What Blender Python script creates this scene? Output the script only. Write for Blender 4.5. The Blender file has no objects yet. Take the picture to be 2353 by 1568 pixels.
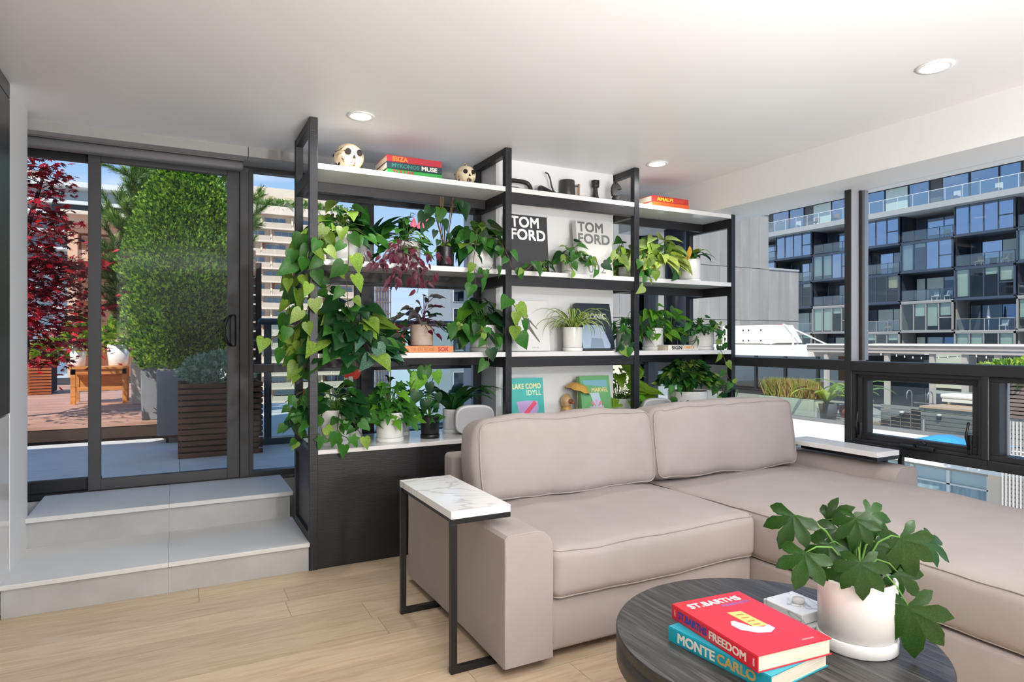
import bpy, math, random
import numpy as np
from mathutils import Vector, Matrix, Euler, noise
PI = math.pi
SC = bpy.context.scene
COL = SC.collection
# ---------------------------------------------------------------- camera, sky, sun, lights
FPX, HC = 1480.0, 1.265                      # focal length in pixels of the 2353 x 1568 frame, camera height
YAW = math.atan2(774.5, FPX)
SN, CS = math.sin(YAW), math.cos(YAW)
cam = bpy.data.cameras.new('camera'); cam.sensor_width = 36.0; cam.lens = 36.0*FPX/2353.0
cam.clip_start = .05; cam.clip_end = 600
camo = bpy.data.objects.new('camera', cam); COL.objects.link(camo)
camo.location = (0, 0, HC); camo.rotation_euler = (PI/2, 0, -YAW); SC.camera = camo
SC.view_settings.view_transform = 'Standard'; SC.view_settings.look = 'None'
SC.view_settings.exposure = 0.12; SC.view_settings.gamma = 1.0; SC.view_settings.use_curve_mapping = False
SC.cycles.max_bounces = 10; SC.cycles.diffuse_bounces = 5; SC.cycles.glossy_bounces = 4
SC.cycles.transparent_max_bounces = 24; SC.cycles.transmission_bounces = 6
SC.cycles.caustics_reflective = False; SC.cycles.caustics_refractive = False
SC.cycles.sample_clamp_indirect = 6.0; SC.cycles.use_denoising = True

world = bpy.data.worlds.new('sky'); SC.world = world; world.use_nodes = True
wn, wl = world.node_tree.nodes, world.node_tree.links
for n_ in list(wn): wn.remove(n_)
wo = wn.new('ShaderNodeOutputWorld'); bg = wn.new('ShaderNodeBackground'); tc = wn.new('ShaderNodeTexCoord')
sx = wn.new('ShaderNodeSeparateXYZ'); rp = wn.new('ShaderNodeValToRGB'); ns = wn.new('ShaderNodeTexNoise')
mp = wn.new('ShaderNodeMapping'); cr = wn.new('ShaderNodeValToRGB'); mx = wn.new('ShaderNodeMixRGB')
wl.new(tc.outputs['Generated'], sx.inputs[0]); wl.new(sx.outputs['Z'], rp.inputs[0])
rp.color_ramp.elements[0].position = 0.0; rp.color_ramp.elements[0].color = (.66, .80, .98, 1)
rp.color_ramp.elements[1].position = .55; rp.color_ramp.elements[1].color = (.17, .38, .80, 1)
e = rp.color_ramp.elements.new(.22); e.color = (.36, .58, .92, 1)
mp.inputs['Scale'].default_value = (1.6, 1.6, 4.2); mp.inputs['Location'].default_value = (3.4, 1.2, .3)
wl.new(tc.outputs['Generated'], mp.inputs[0]); wl.new(mp.outputs[0], ns.inputs['Vector'])
ns.inputs['Scale'].default_value = 1.5; ns.inputs['Detail'].default_value = 7; ns.inputs['Roughness'].default_value = .55
cr.color_ramp.elements[0].position = .52; cr.color_ramp.elements[0].color = (0, 0, 0, 1)
cr.color_ramp.elements[1].position = .70; cr.color_ramp.elements[1].color = (1, 1, 1, 1)
wl.new(ns.outputs['Fac'], cr.inputs[0]); wl.new(cr.outputs[0], mx.inputs[0]); wl.new(rp.outputs[0], mx.inputs[1])
mx.inputs[2].default_value = (.93, .94, .96, 1)
wl.new(mx.outputs[0], bg.inputs[0]); wl.new(bg.outputs[0], wo.inputs[0]); bg.inputs[1].default_value = 1.0

sun = bpy.data.lights.new('sun', 'SUN'); sun.energy = 4.7; sun.angle = math.radians(.6); sun.color = (1, .95, .87)
suno = bpy.data.objects.new('sun', sun); COL.objects.link(suno)
SUN_DIR = Vector((.60, .56, -.95)).normalized()           # the way the light travels
suno.rotation_euler = SUN_DIR.to_track_quat('-Z', 'Y').to_euler()

def area(name, loc, direction, sxx, syy, power, color=(1, 1, 1)):
    l = bpy.data.lights.new(name, 'AREA'); l.shape = 'RECTANGLE'; l.size = sxx; l.size_y = syy
    l.energy = power; l.color = color
    o = bpy.data.objects.new(name, l); COL.objects.link(o); o.location = loc
    o.rotation_euler = Vector(direction).to_track_quat('-Z', 'Y').to_euler(); return o
# added unseen fill light behind the camera, aimed up to brighten the ceiling
area('unseen_ceiling_fill', (1.2, -1.7, 1.28), (0, 0, 1), 4.2, 2.6, 235, (.98, .99, 1.0))
def spotlight(loc, target, power, size=70, soft=.22):  # unseen spots added as fill, not fixtures of the room
    l = bpy.data.lights.new('unseen_fill_spot', 'SPOT'); l.energy = power; l.spot_size = math.radians(size); l.spot_blend = 1; l.shadow_soft_size = soft; l.color = (1, .99, .98)
    o = bpy.data.objects.new('unseen_fill_spot', l); COL.objects.link(o); o.location = loc
    o.rotation_euler = (Vector(target)-Vector(loc)).to_track_quat('-Z', 'Y').to_euler()
spotlight((1.35, -.7, 2.25), (1.1, 3.9, 1.5), 60, 80, .10)
spotlight((1.9, -.9, 2.25), (2.4, 4.0, 1.6), 55, 80, .10)
spotlight((1.35, -.4, 1.1), (.7, 2.3, 2.5), 150, 105, .08)  # added fill from below for the front of the ceiling
spotlight((1.9, -.2, 1.1), (2.3, 2.5, 2.5), 70, 105, .08)

# ---------------------------------------------------------------- helpers
def at(u, v, X=None, Y=None, Z=None, D=None):
    """point of the place seen at pixel (u, v), on the plane X=, Y=, Z= or at depth D"""
    a, b = (u-1176.5)/FPX, (784.0-v)/FPX
    dx, dy = SN+CS*a, CS-SN*a
    k = X/dx if X is not None else Y/dy if Y is not None else (Z-HC)/b if Z is not None else D
    return Vector((dx*k, dy*k, HC+b*k))
def lin(h):
    h = h.lstrip('#'); r = [int(h[i:i+2], 16)/255 for i in (0, 2, 4)]
    return tuple((c/12.92 if c <= .04045 else ((c+.055)/1.055)**2.4) for c in r)+(1,)
MATS = {}
def mat(name, color, rough=.5, metal=0, spec=.5, var=0, vscale=8, bump=0, bscale=60, stretch=None, trans=0, objvar=0, color2=None, emit=0, coat=0):
    """principled material; var mixes towards color2 (or a darker tone) with noise"""
    if name in MATS: return MATS[name]
    m = bpy.data.materials.new(name); m.use_nodes = True; MATS[name] = m
    n, l = m.node_tree.nodes, m.node_tree.links; p = n['Principled BSDF']; out = n['Material Output']
    c = lin(color) if isinstance(color, str) else color
    c2 = lin(color2) if color2 else tuple(x*.72 for x in c[:3])+(1,)
    p.inputs['Base Color'].default_value = c; p.inputs['Roughness'].default_value = rough
    p.inputs['Metallic'].default_value = metal; p.inputs['Specular IOR Level'].default_value = spec
    if coat: p.inputs['Coat Weight'].default_value = coat; p.inputs['Coat Roughness'].default_value = .08
    if emit: p.inputs['Emission Color'].default_value = c; p.inputs['Emission Strength'].default_value = emit
    t = n.new('ShaderNodeTexCoord'); mpn = n.new('ShaderNodeMapping'); l.new(t.outputs['Object'], mpn.inputs[0])
    if stretch: mpn.inputs['Scale'].default_value = stretch
    src = None
    if var:
        nz = n.new('ShaderNodeTexNoise'); nz.inputs['Scale'].default_value = vscale; nz.inputs['Detail'].default_value = 5
        l.new(mpn.outputs[0], nz.inputs['Vector'])
        r = n.new('ShaderNodeValToRGB'); r.color_ramp.elements[0].position = .38; r.color_ramp.elements[1].position = .66
        r.color_ramp.elements[0].color = (0, 0, 0, 1); r.color_ramp.elements[1].color = (var, var, var, 1)
        l.new(nz.outputs['Fac'], r.inputs[0])
        mi = n.new('ShaderNodeMixRGB'); mi.inputs[1].default_value = c; mi.inputs[2].default_value = c2
        l.new(r.outputs[0], mi.inputs[0]); src = mi.outputs[0]
    if objvar:
        oi = n.new('ShaderNodeObjectInfo'); hs = n.new('ShaderNodeHueSaturation'); hs.inputs['Color'].default_value = c
        if src: l.new(src, hs.inputs['Color'])
        mr = n.new('ShaderNodeMapRange'); mr.inputs['To Min'].default_value = 1-objvar; mr.inputs['To Max'].default_value = 1+objvar
        l.new(oi.outputs['Random'], mr.inputs['Value']); l.new(mr.outputs[0], hs.inputs['Value']); src = hs.outputs[0]
    if src: l.new(src, p.inputs['Base Color'])
    if bump:
        nb = n.new('ShaderNodeTexNoise'); nb.inputs['Scale'].default_value = bscale; nb.inputs['Detail'].default_value = 4
        l.new(mpn.outputs[0], nb.inputs['Vector'])
        bu = n.new('ShaderNodeBump'); bu.inputs['Strength'].default_value = bump; bu.inputs['Distance'].default_value = .01
        l.new(nb.outputs['Fac'], bu.inputs['Height']); l.new(bu.outputs[0], p.inputs['Normal'])
    if trans:
        tr = n.new('ShaderNodeBsdfTranslucent'); ms = n.new('ShaderNodeMixShader'); ms.inputs[0].default_value = trans
        tr.inputs['Color'].default_value = (min(1, c[0]*1.2), min(1, c[1]*1.25), c[2], 1)
        if src:
            mu = n.new('ShaderNodeMixRGB'); mu.blend_type = 'MULTIPLY'; mu.inputs[0].default_value = 1
            mu.inputs[2].default_value = (1.3, 1.3, .7, 1); l.new(src, mu.inputs[1]); l.new(mu.outputs[0], tr.inputs['Color'])
        l.new(p.outputs[0], ms.inputs[1]); l.new(tr.outputs[0], ms.inputs[2]); l.new(ms.outputs[0], out.inputs[0])
    return m
def glass_mat(name, tint=(1, 1, 1, 1), ior=1.35, lo=.02, hi=.6, refl=(1, 1, 1, 1)):
    m = bpy.data.materials.new(name); m.use_nodes = True; MATS[name] = m
    n, l = m.node_tree.nodes, m.node_tree.links; n.remove(n['Principled BSDF']); out = n['Material Output']
    tr = n.new('ShaderNodeBsdfTransparent'); gl = n.new('ShaderNodeBsdfGlossy'); ms = n.new('ShaderNodeMixShader')
    tr.inputs['Color'].default_value = tint; gl.inputs['Roughness'].default_value = .01; gl.inputs['Color'].default_value = refl
    fr = n.new('ShaderNodeFresnel'); fr.inputs['IOR'].default_value = ior
    mr = n.new('ShaderNodeMapRange'); mr.inputs['To Min'].default_value = lo; mr.inputs['To Max'].default_value = hi
    l.new(fr.outputs[0], mr.inputs['Value']); l.new(mr.outputs[0], ms.inputs[0])
    l.new(tr.outputs[0], ms.inputs[1]); l.new(gl.outputs[0], ms.inputs[2]); l.new(ms.outputs[0], out.inputs[0]); return m
def ramp_mat(name, kind, stops, scale, stretch=(1, 1, 1), rough=.5, dist=3, detail=5, bump=0, objvar=0, spec=.5, jitter=False, rot=0):
    """kind: noise | wave ; colours from a ramp"""
    m = bpy.data.materials.new(name); m.use_nodes = True; MATS[name] = m
    n, l = m.node_tree.nodes, m.node_tree.links; p = n['Principled BSDF']
    p.inputs['Roughness'].default_value = rough; p.inputs['Specular IOR Level'].default_value = spec
    t = n.new('ShaderNodeTexCoord'); mpn = n.new('ShaderNodeMapping'); mpn.inputs['Scale'].default_value = stretch; mpn.inputs['Rotation'].default_value = (0, 0, rot)
    l.new(t.outputs['Object'], mpn.inputs[0]); vec = mpn.outputs[0]
    if jitter:
        oi = n.new('ShaderNodeObjectInfo'); mv = n.new('ShaderNodeVectorMath'); mv.operation = 'MULTIPLY_ADD'
        mv.inputs[1].default_value = (37, 53, 71); l.new(oi.outputs['Random'], mv.inputs[0]); l.new(vec, mv.inputs[2]); vec = mv.outputs[0]
    if kind == 'wave':
        x = n.new('ShaderNodeTexWave'); x.inputs['Scale'].default_value = scale; x.inputs['Distortion'].default_value = dist
        x.inputs['Detail'].default_value = detail; x.inputs['Detail Scale'].default_value = 1.2
    else:
        x = n.new('ShaderNodeTexNoise'); x.inputs['Scale'].default_value = scale; x.inputs['Detail'].default_value = detail
        x.inputs['Distortion'].default_value = dist
    l.new(vec, x.inputs['Vector'])
    r = n.new('ShaderNodeValToRGB'); el = r.color_ramp.elements
    el[0].position, el[0].color = stops[0][0], lin(stops[0][1]); el[1].position, el[1].color = stops[-1][0], lin(stops[-1][1])
    for ps, cc in stops[1:-1]: q = el.new(ps); q.color = lin(cc)
    l.new(x.outputs['Fac'], r.inputs[0]); src = r.outputs[0]
    if objvar:
        oi = n.new('ShaderNodeObjectInfo'); hs = n.new('ShaderNodeHueSaturation'); l.new(src, hs.inputs['Color'])
        mr = n.new('ShaderNodeMapRange'); mr.inputs['To Min'].default_value = 1-objvar; mr.inputs['To Max'].default_value = 1+objvar
        l.new(oi.outputs['Random'], mr.inputs['Value']); l.new(mr.outputs[0], hs.inputs['Value']); src = hs.outputs[0]
    l.new(src, p.inputs['Base Color'])
    if bump:
        bu = n.new('ShaderNodeBump'); bu.inputs['Strength'].default_value = bump; bu.inputs['Distance'].default_value = .004
        l.new(x.outputs['Fac'], bu.inputs['Height']); l.new(bu.outputs[0], p.inputs['Normal'])
    return m

WM = {}
def ident(o): return WM.get(o.name, Matrix.Identity(4))
def tagit(o, label=None, cat=None, group=None, kind=None):
    if label: o['label'] = label
    if cat: o['category'] = cat
    if group: o['group'] = group
    if kind: o['kind'] = kind
    return o
def thing(name, label, cat, M=(0, 0, 0), rotz=0, group=None, kind=None):
    o = bpy.data.objects.new(name, None); COL.objects.link(o); o.empty_display_size = .05
    if not isinstance(M, Matrix): M = Matrix.Translation(Vector(M)) @ Matrix.Rotation(rotz, 4, 'Z')
    o.matrix_world = M; WM[o.name] = M.copy(); return tagit(o, label, cat, group, kind)
class MB:
    def __init__(s): s.v = []; s.f = []; s.mi = []; s.sm = []
    def add(s, vs, fs, mi=0, sm=False):
        b = len(s.v); s.v += [tuple(x) for x in vs]; s.f += [tuple(i+b for i in f) for f in fs]
        s.mi += [mi]*len(fs); s.sm += [sm]*len(fs); return s
    def box(s, x0, x1, y0, y1, z0, z1, mi=0, M=None):
        vs = [Vector((x, y, z)) for z in (z0, z1) for y in (y0, y1) for x in (x0, x1)]
        if M: vs = [M @ v for v in vs]
        return s.add(vs, [(0, 2, 3, 1), (4, 5, 7, 6), (0, 1, 5, 4), (2, 6, 7, 3), (0, 4, 6, 2), (1, 3, 7, 5)], mi)
    def bar(s, a, b, w, h=None, mi=0, up=(0, 0, 1)):
        a, b = Vector(a), Vector(b); h = h or w; d = (b-a).normalized(); u = Vector(up)
        if abs(d.dot(u)) > .95: u = Vector((1, 0, 0))
        sd = d.cross(u).normalized(); u = sd.cross(d).normalized()
        vs = [p+sd*(i*w/2)+u*(j*h/2) for p in (a, b) for i, j in ((-1, -1), (1, -1), (1, 1), (-1, 1))]
        return s.add(vs, [(3, 2, 1, 0), (4, 5, 6, 7), (0, 1, 5, 4), (1, 2, 6, 5), (2, 3, 7, 6), (3, 0, 4, 7)], mi)
    def tube(s, pts, r, n=8, mi=0, sm=True, caps=True, closed=False):
        pts = [Vector(p) for p in pts]; N = len(pts); rs = r if isinstance(r, (list, tuple)) else [r]*N
        vs = []; u = None
        for i, p in enumerate(pts):
            d = (pts[(i+1) % N]-pts[i-1]) if closed else (pts[min(i+1, N-1)]-pts[max(i-1, 0)])
            d = d.normalized() if d.length > 1e-9 else Vector((0, 0, 1))
            if u is None:
                u = Vector((0, 0, 1)) if abs(d.z) < .9 else Vector((1, 0, 0))
            u = (u-d*u.dot(d)); u = u.normalized() if u.length > 1e-6 else d.orthogonal().normalized()
            w = d.cross(u)
            vs += [p+(u*math.cos(2*PI*k/n)+w*math.sin(2*PI*k/n))*rs[i] for k in range(n)]
        fs = []
        for i in range(N if closed else N-1):
            j = (i+1) % N
            fs += [(i*n+k, i*n+(k+1) % n, j*n+(k+1) % n, j*n+k) for k in range(n)]
        if caps and not closed: fs += [tuple(range(n))[::-1], tuple((N-1)*n+k for k in range(n))]
        return s.add(vs, fs, mi, sm)
    def lathe(s, prof, c=(0, 0, 0), n=28, mi=0, sm=True, M=None, sx=1, sy=1):
        vs = []
        for r, z in prof:
            for k in range(n):
                a = 2*PI*k/n; v = Vector((c[0]+r*sx*math.cos(a), c[1]+r*sy*math.sin(a), c[2]+z)); vs.append(M @ v if M else v)
        fs = []
        for i in range(len(prof)-1):
            fs += [(i*n+k, i*n+(k+1) % n, (i+1)*n+(k+1) % n, (i+1)*n+k) for k in range(n)]
        fs += [tuple(range(n))[::-1], tuple((len(prof)-1)*n+k for k in range(n))]
        return s.add(vs, fs, mi, sm)
    def prism(s, poly, z0, z1, mi=0, M=None):
        n = len(poly); vs = [Vector((x, y, z)) for z in (z0, z1) for x, y in poly]
        if M: vs = [M @ v for v in vs]
        return s.add(vs, [tuple(range(n))[::-1], tuple(range(n, 2*n))]+[(i, (i+1) % n, n+(i+1) % n, n+i) for i in range(n)], mi)
    def rbox(s, x0, x1, y0, y1, z0, z1, r=.02, n=1, k=2, mi=0, M=None, fn=None):
        h = [(x1-x0)/2, (y1-y0)/2, (z1-z0)/2]; c = Vector(((x0+x1)/2, (y0+y1)/2, (z0+z1)/2))
        r = min(r, min(h)*.98); nn = n if isinstance(n, (list, tuple)) else (n, n, n)
        def axis(a, m):
            inn = [-(a-r)+2*(a-r)*i/m for i in range(m+1)]
            t = [r*math.tan(PI/4*(i/k)) for i in range(1, k+1)]
            return [-(a-r)-q for q in t[::-1]]+inn+[(a-r)+q for q in t]
        ax = [axis(h[i], nn[i]) for i in range(3)]
        idx = {}; vs = []; fs = []
        def vid(p):
            key = tuple(round(q, 6) for q in p)
            if key not in idx:
                q = Vector([max(-(h[i]-r), min(h[i]-r, p[i])) for i in range(3)]); d = Vector(p)-q
                d = d.normalized() if d.length > 0 else Vector((0, 0, 0)); o = q+d*r
                if fn: o = fn(o, h)
                o = o+c; idx[key] = len(vs); vs.append(M @ o if M else o)
            return idx[key]
        for a in range(3):
            b, d = (a+1) % 3, (a+2) % 3
            for sg in (-1, 1):
                for i in range(len(ax[b])-1):
                    for j in range(len(ax[d])-1):
                        q = []
                        for ii, jj in ((i, j), (i+1, j), (i+1, j+1), (i, j+1)):
                            p = [0, 0, 0]; p[a] = sg*h[a]; p[b] = ax[b][ii]; p[d] = ax[d][jj]; q.append(vid(p))
                        fs.append(tuple(q) if sg > 0 else tuple(q[::-1]))
        return s.add(vs, fs, mi, True)
    def build(s, name, mats, parent=None, world=True, bevel=0, subsurf=0, sharp=None):
        me = bpy.data.meshes.new(name); vs = s.v
        if parent is not None and world:
            inv = ident(parent).inverted(); vs = [inv @ Vector(v) for v in vs]
        me.from_pydata([tuple(v) for v in vs], [], s.f)
        for m in (mats if isinstance(mats, (list, tuple)) else [mats]): me.materials.append(m)
        me.polygons.foreach_set('material_index', s.mi); me.polygons.foreach_set('use_smooth', s.sm); me.update()
        o = bpy.data.objects.new(name, me); COL.objects.link(o)
        if parent is not None: o.parent = parent; WM[o.name] = ident(parent).copy()
        if bevel:
            b = o.modifiers.new('b', 'BEVEL'); b.width = bevel; b.segments = 2; b.limit_method = 'ANGLE'; b.angle_limit = .6
        if subsurf:
            b = o.modifiers.new('s', 'SUBSURF'); b.levels = subsurf; b.render_levels = subsurf
        return o
def box(name, m, b, parent=None, bevel=0, **k):
    return tagit(MB().box(*b).build(name, m, parent, bevel=bevel), **k)
def inst(name, me, parent, M):
    """a copy of a piece that shares its mesh data; M is local to the parent"""
    o = bpy.data.objects.new(name, me); COL.objects.link(o); o.parent = parent; o.matrix_local = M; return o
def lettering(body, M, w, h, m, parent, bold=0, name='lettering', shear=0, spacing=1.0, depth=.0004):
    """flat print: M takes x = reading direction, y = up, z = out of the face; fitted to w x h"""
    cu = bpy.data.curves.new('t', 'FONT'); cu.body = body; cu.size = 1; cu.extrude = .002; cu.resolution_u = 5
    cu.space_character = spacing; cu.shear = shear
    o = bpy.data.objects.new('t', cu); COL.objects.link(o)
    dg = bpy.context.evaluated_depsgraph_get(); me = bpy.data.meshes.new_from_object(o.evaluated_get(dg))
    bpy.data.objects.remove(o)
    co = np.empty(len(me.vertices)*3); me.vertices.foreach_get('co', co); co = co.reshape(-1, 3)
    bold = min(bold, .02)
    if bold:      # heavier strokes: the outline repeated a little to each side
        pf = [tuple(p.vertices) for p in me.polygons]; nv = len(co); allv = []; allf = []
        for i, (bx_, by_) in enumerate(((-1, -1), (1, -1), (1, 1), (-1, 1))):
            allv.append(co*np.array([1, 1, 1])+np.array([bx_*bold*1.4, by_*bold*1.4, i*.0003])); allf += [tuple(v+i*nv for v in f) for f in pf]
        me = bpy.data.meshes.new(name); co = np.concatenate(allv); me.from_pydata(co.tolist(), [], allf)
    mn, mxx = co.min(0), co.max(0)
    co[:, 0] = (co[:, 0]-mn[0])/(mxx[0]-mn[0])*w; co[:, 1] = (co[:, 1]-mn[1])/(mxx[1]-mn[1])*h
    co[:, 2] = co[:, 2]/.002*depth
    me.vertices.foreach_set('co', co.ravel()); me.materials.clear(); me.materials.append(m); me.update()
    q = bpy.data.objects.new(name, me); COL.objects.link(q); q.parent = parent; q.matrix_local = M; return q
def frame_m(o, x, y):
    x = Vector(x).normalized(); z = x.cross(Vector(y)).normalized(); y = z.cross(x)
    m = Matrix.Identity(4)
    for i in range(3): m[i][0], m[i][1], m[i][2], m[i][3] = x[i], y[i], z[i], o[i]
    return m
def arc(c, r, a0, a1, n, plane='xz'):
    out = []
    for i in range(n+1):
        a = a0+(a1-a0)*i/n; p, q = r*math.cos(a), r*math.sin(a)
        out.append(Vector((c[0]+p, c[1], c[2]+q)) if plane == 'xz' else Vector((c[0], c[1]+p, c[2]+q)) if plane == 'yz' else Vector((c[0]+p, c[1]+q, c[2])))
    return out

# ---------------------------------------------------------------- materials
WHITE = mat('white_paint', '#E9E9E9', .55)
CEIL = mat('ceiling_paint', '#F2F2F3', .38, spec=.35)
GREYH = mat('grey_metal_cladding', '#A6A5A3', .5)
FRAME = mat('charcoal_aluminium', '#4D4D4F', .45, spec=.4)
FRAMED = mat('dark_aluminium', '#2B2C2E', .42, spec=.4)
SILV = mat('satin_aluminium', '#9A9A9D', .35, metal=.5)
BLACKW = ramp_mat('black_stained_oak', 'noise', [(.3, '#101115'), (.7, '#1D1D22')], 9, (2, 2, 40), .42, .2, 5, .25)
BLACKH = ramp_mat('black_stained_oak_rail', 'noise', [(.3, '#161415'), (.7, '#242122')], 9, (2, 40, 40), .42, .2, 5, .25)
BLACKM = mat('black_powder_coat', '#111113', .4)
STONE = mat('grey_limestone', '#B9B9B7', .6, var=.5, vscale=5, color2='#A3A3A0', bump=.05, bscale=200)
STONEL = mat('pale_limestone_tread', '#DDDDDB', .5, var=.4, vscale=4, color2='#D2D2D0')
QUARTZ = mat('white_quartz', '#E9E7E6', .18, var=.25, vscale=3, color2='#D5D2D0')
MARBLE = ramp_mat('white_marble', 'noise', [(.40, '#F0F0EF'), (.485, '#EEEEEC'), (.5, '#CFCDCB'), (.52, '#EFEFEE'), (.65, '#EBEAE9')], 1.5, (1.0, 2.0, 1), .12, 1.3, 3)
FABRIC = mat('taupe_sofa_fabric', '#ABA19D', .95, spec=.15, var=.35, vscale=6, color2='#A0968F', bump=.18, bscale=700)
GLASS = glass_mat('window_glass', (.98, .99, .985, 1), 1.3, .006, .10)
OAK = ramp_mat('pale_oak_board', 'noise', [(.25, '#B79E82'), (.5, '#C9B397'), (.62, '#D0BCA2'), (.8, '#BDA488')], 2.2, (1.6, 16, 1), .42, 1.2, 7, .05, .10, .4, True)
SUBF = mat('dark_joint', '#6E5A45', .8)
POTW = mat('white_glazed_ceramic', '#EDEBE8', .25, spec=.5)
POTB = mat('black_glazed_ceramic', '#17171A', .3)
SOIL = mat('potting_soil', '#3A2A20', .95, var=.8, vscale=60, color2='#6A543F', bump=1, bscale=120)
# ================================================================ ROOM
def struct(name, m, mb, parent=None, bevel=0, label=None): 
    o = mb.build(name, m, parent, bevel=bevel)
    if parent is None: o['kind'] = 'structure'
    if label: o['label'] = label
    return o
def sroot(name, label=None):
    o = thing(name, label, None); o['kind'] = 'structure'; return o
H = 2.50
# floor: boards laid along X
fl = struct('floor', SUBF, MB().box(-1.0, 4.0, -4.0, 5.0, -.05, -.004), label='pale oak board floor')
rr = random.Random(4)
row = 0; y = 3.66
while y > -4:
    x = -.9-rr.uniform(0, 1.6)
    while x < 3.95:
        L = rr.uniform(1.3, 2.1)
        if x+L > -.9:
            a, b = max(x, -.95), min(x+L, 3.95)
            if b-a > .04: MB().box(a+.0008, b-.0008, y-.19+.0009, y-.0009, -.004, 0).build('floor_board', OAK, fl)
        x += L
    y -= .19
# ceiling with round holes is not needed: the lamps are set in flush
struct('ceiling', CEIL, MB().box(-1.2, 3.62, -4.2, 4.45, H, H+.12))
struct('trim_1', WHITE, MB().box(3.62, 4.10, -4.2, 4.80, 2.252, H+.12), label='white boxed-in beam along the window wall')
tr2 = sroot('trim_2', 'grey metal header above sliding door and back windows')
for x0, x1 in ((-1.2, .412), (.415, 2.25), (2.25, 3.66)): MB().box(x0, x1, 4.41, 4.50, 2.44, H+.12).build('header_panel', GREYH, tr2, bevel=.002)
MB().box(-1.2, 3.66, 4.50, 4.95, 2.47, 2.62).build('soffit_board', GREYH, tr2)
struct('roof', WHITE, MB().box(-6, 4.6, -4.2, 5.3, 2.62, 3.3))
struct('added_shade_block', WHITE, MB().box(-2.1, 4.6, -4.2, 5.3, 3.3, 4.9)).name = 'roof_shade_block'  # unseen upper block, added and sized to cast shade on the conifer
struct('outer_wall', WHITE, MB().box(-6, -1.3, 4.6, 4.9, -.3, 2.62)).name = 'wall_outer'
# left wall: white return, glossy cabinet front below, dark cabinet above
wl_ = struct('wall_left', WHITE, MB().box(-.95, -.70, 3.85, 4.26, 0, H).box(-1.2, -.70, -4.2, -.6, 0, H))
struct('wall_left_recess', WHITE, MB().box(-1.3, -.95, 4.1, 4.8, 0, 2.6)).name = 'wall_left.001'
GLOSSW = mat('white_gloss_lacquer', '#E6E6E5', .12, coat=.4)
DARKG = mat('dark_satin_lacquer', '#2A2A29', .3, spec=.5)
t = thing('lower_cabinet', 'tall white gloss cabinet front along the left wall below the dark one', 'cabinet', (-.9, 2.5, 0))
MB().box(-1.2, -.722, -.6, 3.848, .0, .915).build('body', WHITE, t)
for a, b in ((3.10, 3.846), (2.35, 3.097), (1.6, 2.347), (.85, 1.597), (.1, .847)):
    MB().box(-.722, -.702, a, b, .02, .912).build('door', GLOSSW, t, bevel=.002)
t = thing('wall_cabinet', 'dark panelled wall cabinet reaching the ceiling at the left edge', 'cabinet', (-.9, 2.5, .92))
MB().box(-1.2, -.712, -.6, 3.848, .92, H-.002).build('body', DARKG, t)
for a, b in ((2.60, 3.846), (1.35, 2.597), (.1, 1.347)):
    MB().box(-.712, -.700, a, b, .92, 2.42).build('door', DARKG, t, bevel=.002)
    MB().box(-.712, -.700, a, b, 2.424, H-.004).build('filler_panel', DARKG, t, bevel=.001)
# pier between the back windows, rear wall and right return
struct('wall_back', WHITE, MB().box(1.915, 2.886, 3.893, 4.30, 0, H).box(2.20, 3.32, 4.5, 5.1, 0, 2.47))
struct('wall_rear', WHITE, MB().box(-1.2, 4.1, -4.3, -4.2, 0, H))
struct('wall_back_sill', WHITE, MB().box(-1.2, 2.2, 4.86, 5.0, 0, .325).box(-1.2, 3.9, 4.80, 4.86, -.02, .29).box(3.32, 3.9, 4.8, 5.0, 0, .30)).name = 'wall_back.001'
# steps up to the terrace door
st = sroot('staircase', 'two pale stone steps up to the sliding glass door')
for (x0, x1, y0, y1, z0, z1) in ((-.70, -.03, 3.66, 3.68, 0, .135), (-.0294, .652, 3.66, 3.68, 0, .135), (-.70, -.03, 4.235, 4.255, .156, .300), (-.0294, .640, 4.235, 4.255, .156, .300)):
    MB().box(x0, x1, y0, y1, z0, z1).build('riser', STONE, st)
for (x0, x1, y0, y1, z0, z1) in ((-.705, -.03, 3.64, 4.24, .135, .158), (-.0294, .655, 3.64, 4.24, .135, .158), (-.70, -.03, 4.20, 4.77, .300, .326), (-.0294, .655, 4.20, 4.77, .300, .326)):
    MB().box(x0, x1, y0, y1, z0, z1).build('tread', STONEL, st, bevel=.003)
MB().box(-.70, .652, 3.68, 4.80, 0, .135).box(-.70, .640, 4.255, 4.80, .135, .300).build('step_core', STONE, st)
# ---- sliding door (Y = 4.80)
def uX(u, Y): return at(u, 784, Y=Y).x
def uY(u, X): return at(u, 784, X=X).y
YD = 4.80
dr = sroot('door_1', 'charcoal framed sliding glass terrace door')
xa, xb = uX(203, YD), uX(232, YD)
x_l = -1.02; x_s0, x_s1, x_p1 = uX(522, YD), uX(549, YD), uX(571, YD)
ZD0, ZD1 = .33, 2.44
MB().box(x_l, x_p1, YD-.02, YD+.12, ZD1, 2.50).build('door_head', FRAMED, dr)
MB().box(x_l, xb, YD+.03, YD+.07, ZD0, ZD0+.075).box(x_l, xa+.02, YD+.03, YD+.07, ZD1-.05, ZD1).box(xa, xa+.05, YD+.03, YD+.07, ZD0, ZD1).build('fixed_leaf_frame', FRAMED, dr, bevel=.003)
MB().box(xa, xb, YD-.02, YD+.03, ZD0, ZD1).box(x_s0, x_s1, YD-.02, YD+.03, ZD0, ZD1).box(xb, x_s0, YD-.02, YD+.03, ZD0, ZD0+.065).box(xb, x_s0, YD-.02, YD+.03, ZD1-.045, ZD1).build('sliding_leaf_frame', FRAME, dr, bevel=.003)
MB().box(x_s1+.004, x_p1, YD-.03, YD+.12, ZD0, ZD1+.02).build('door_jamb', FRAME, dr, bevel=.003)
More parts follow.
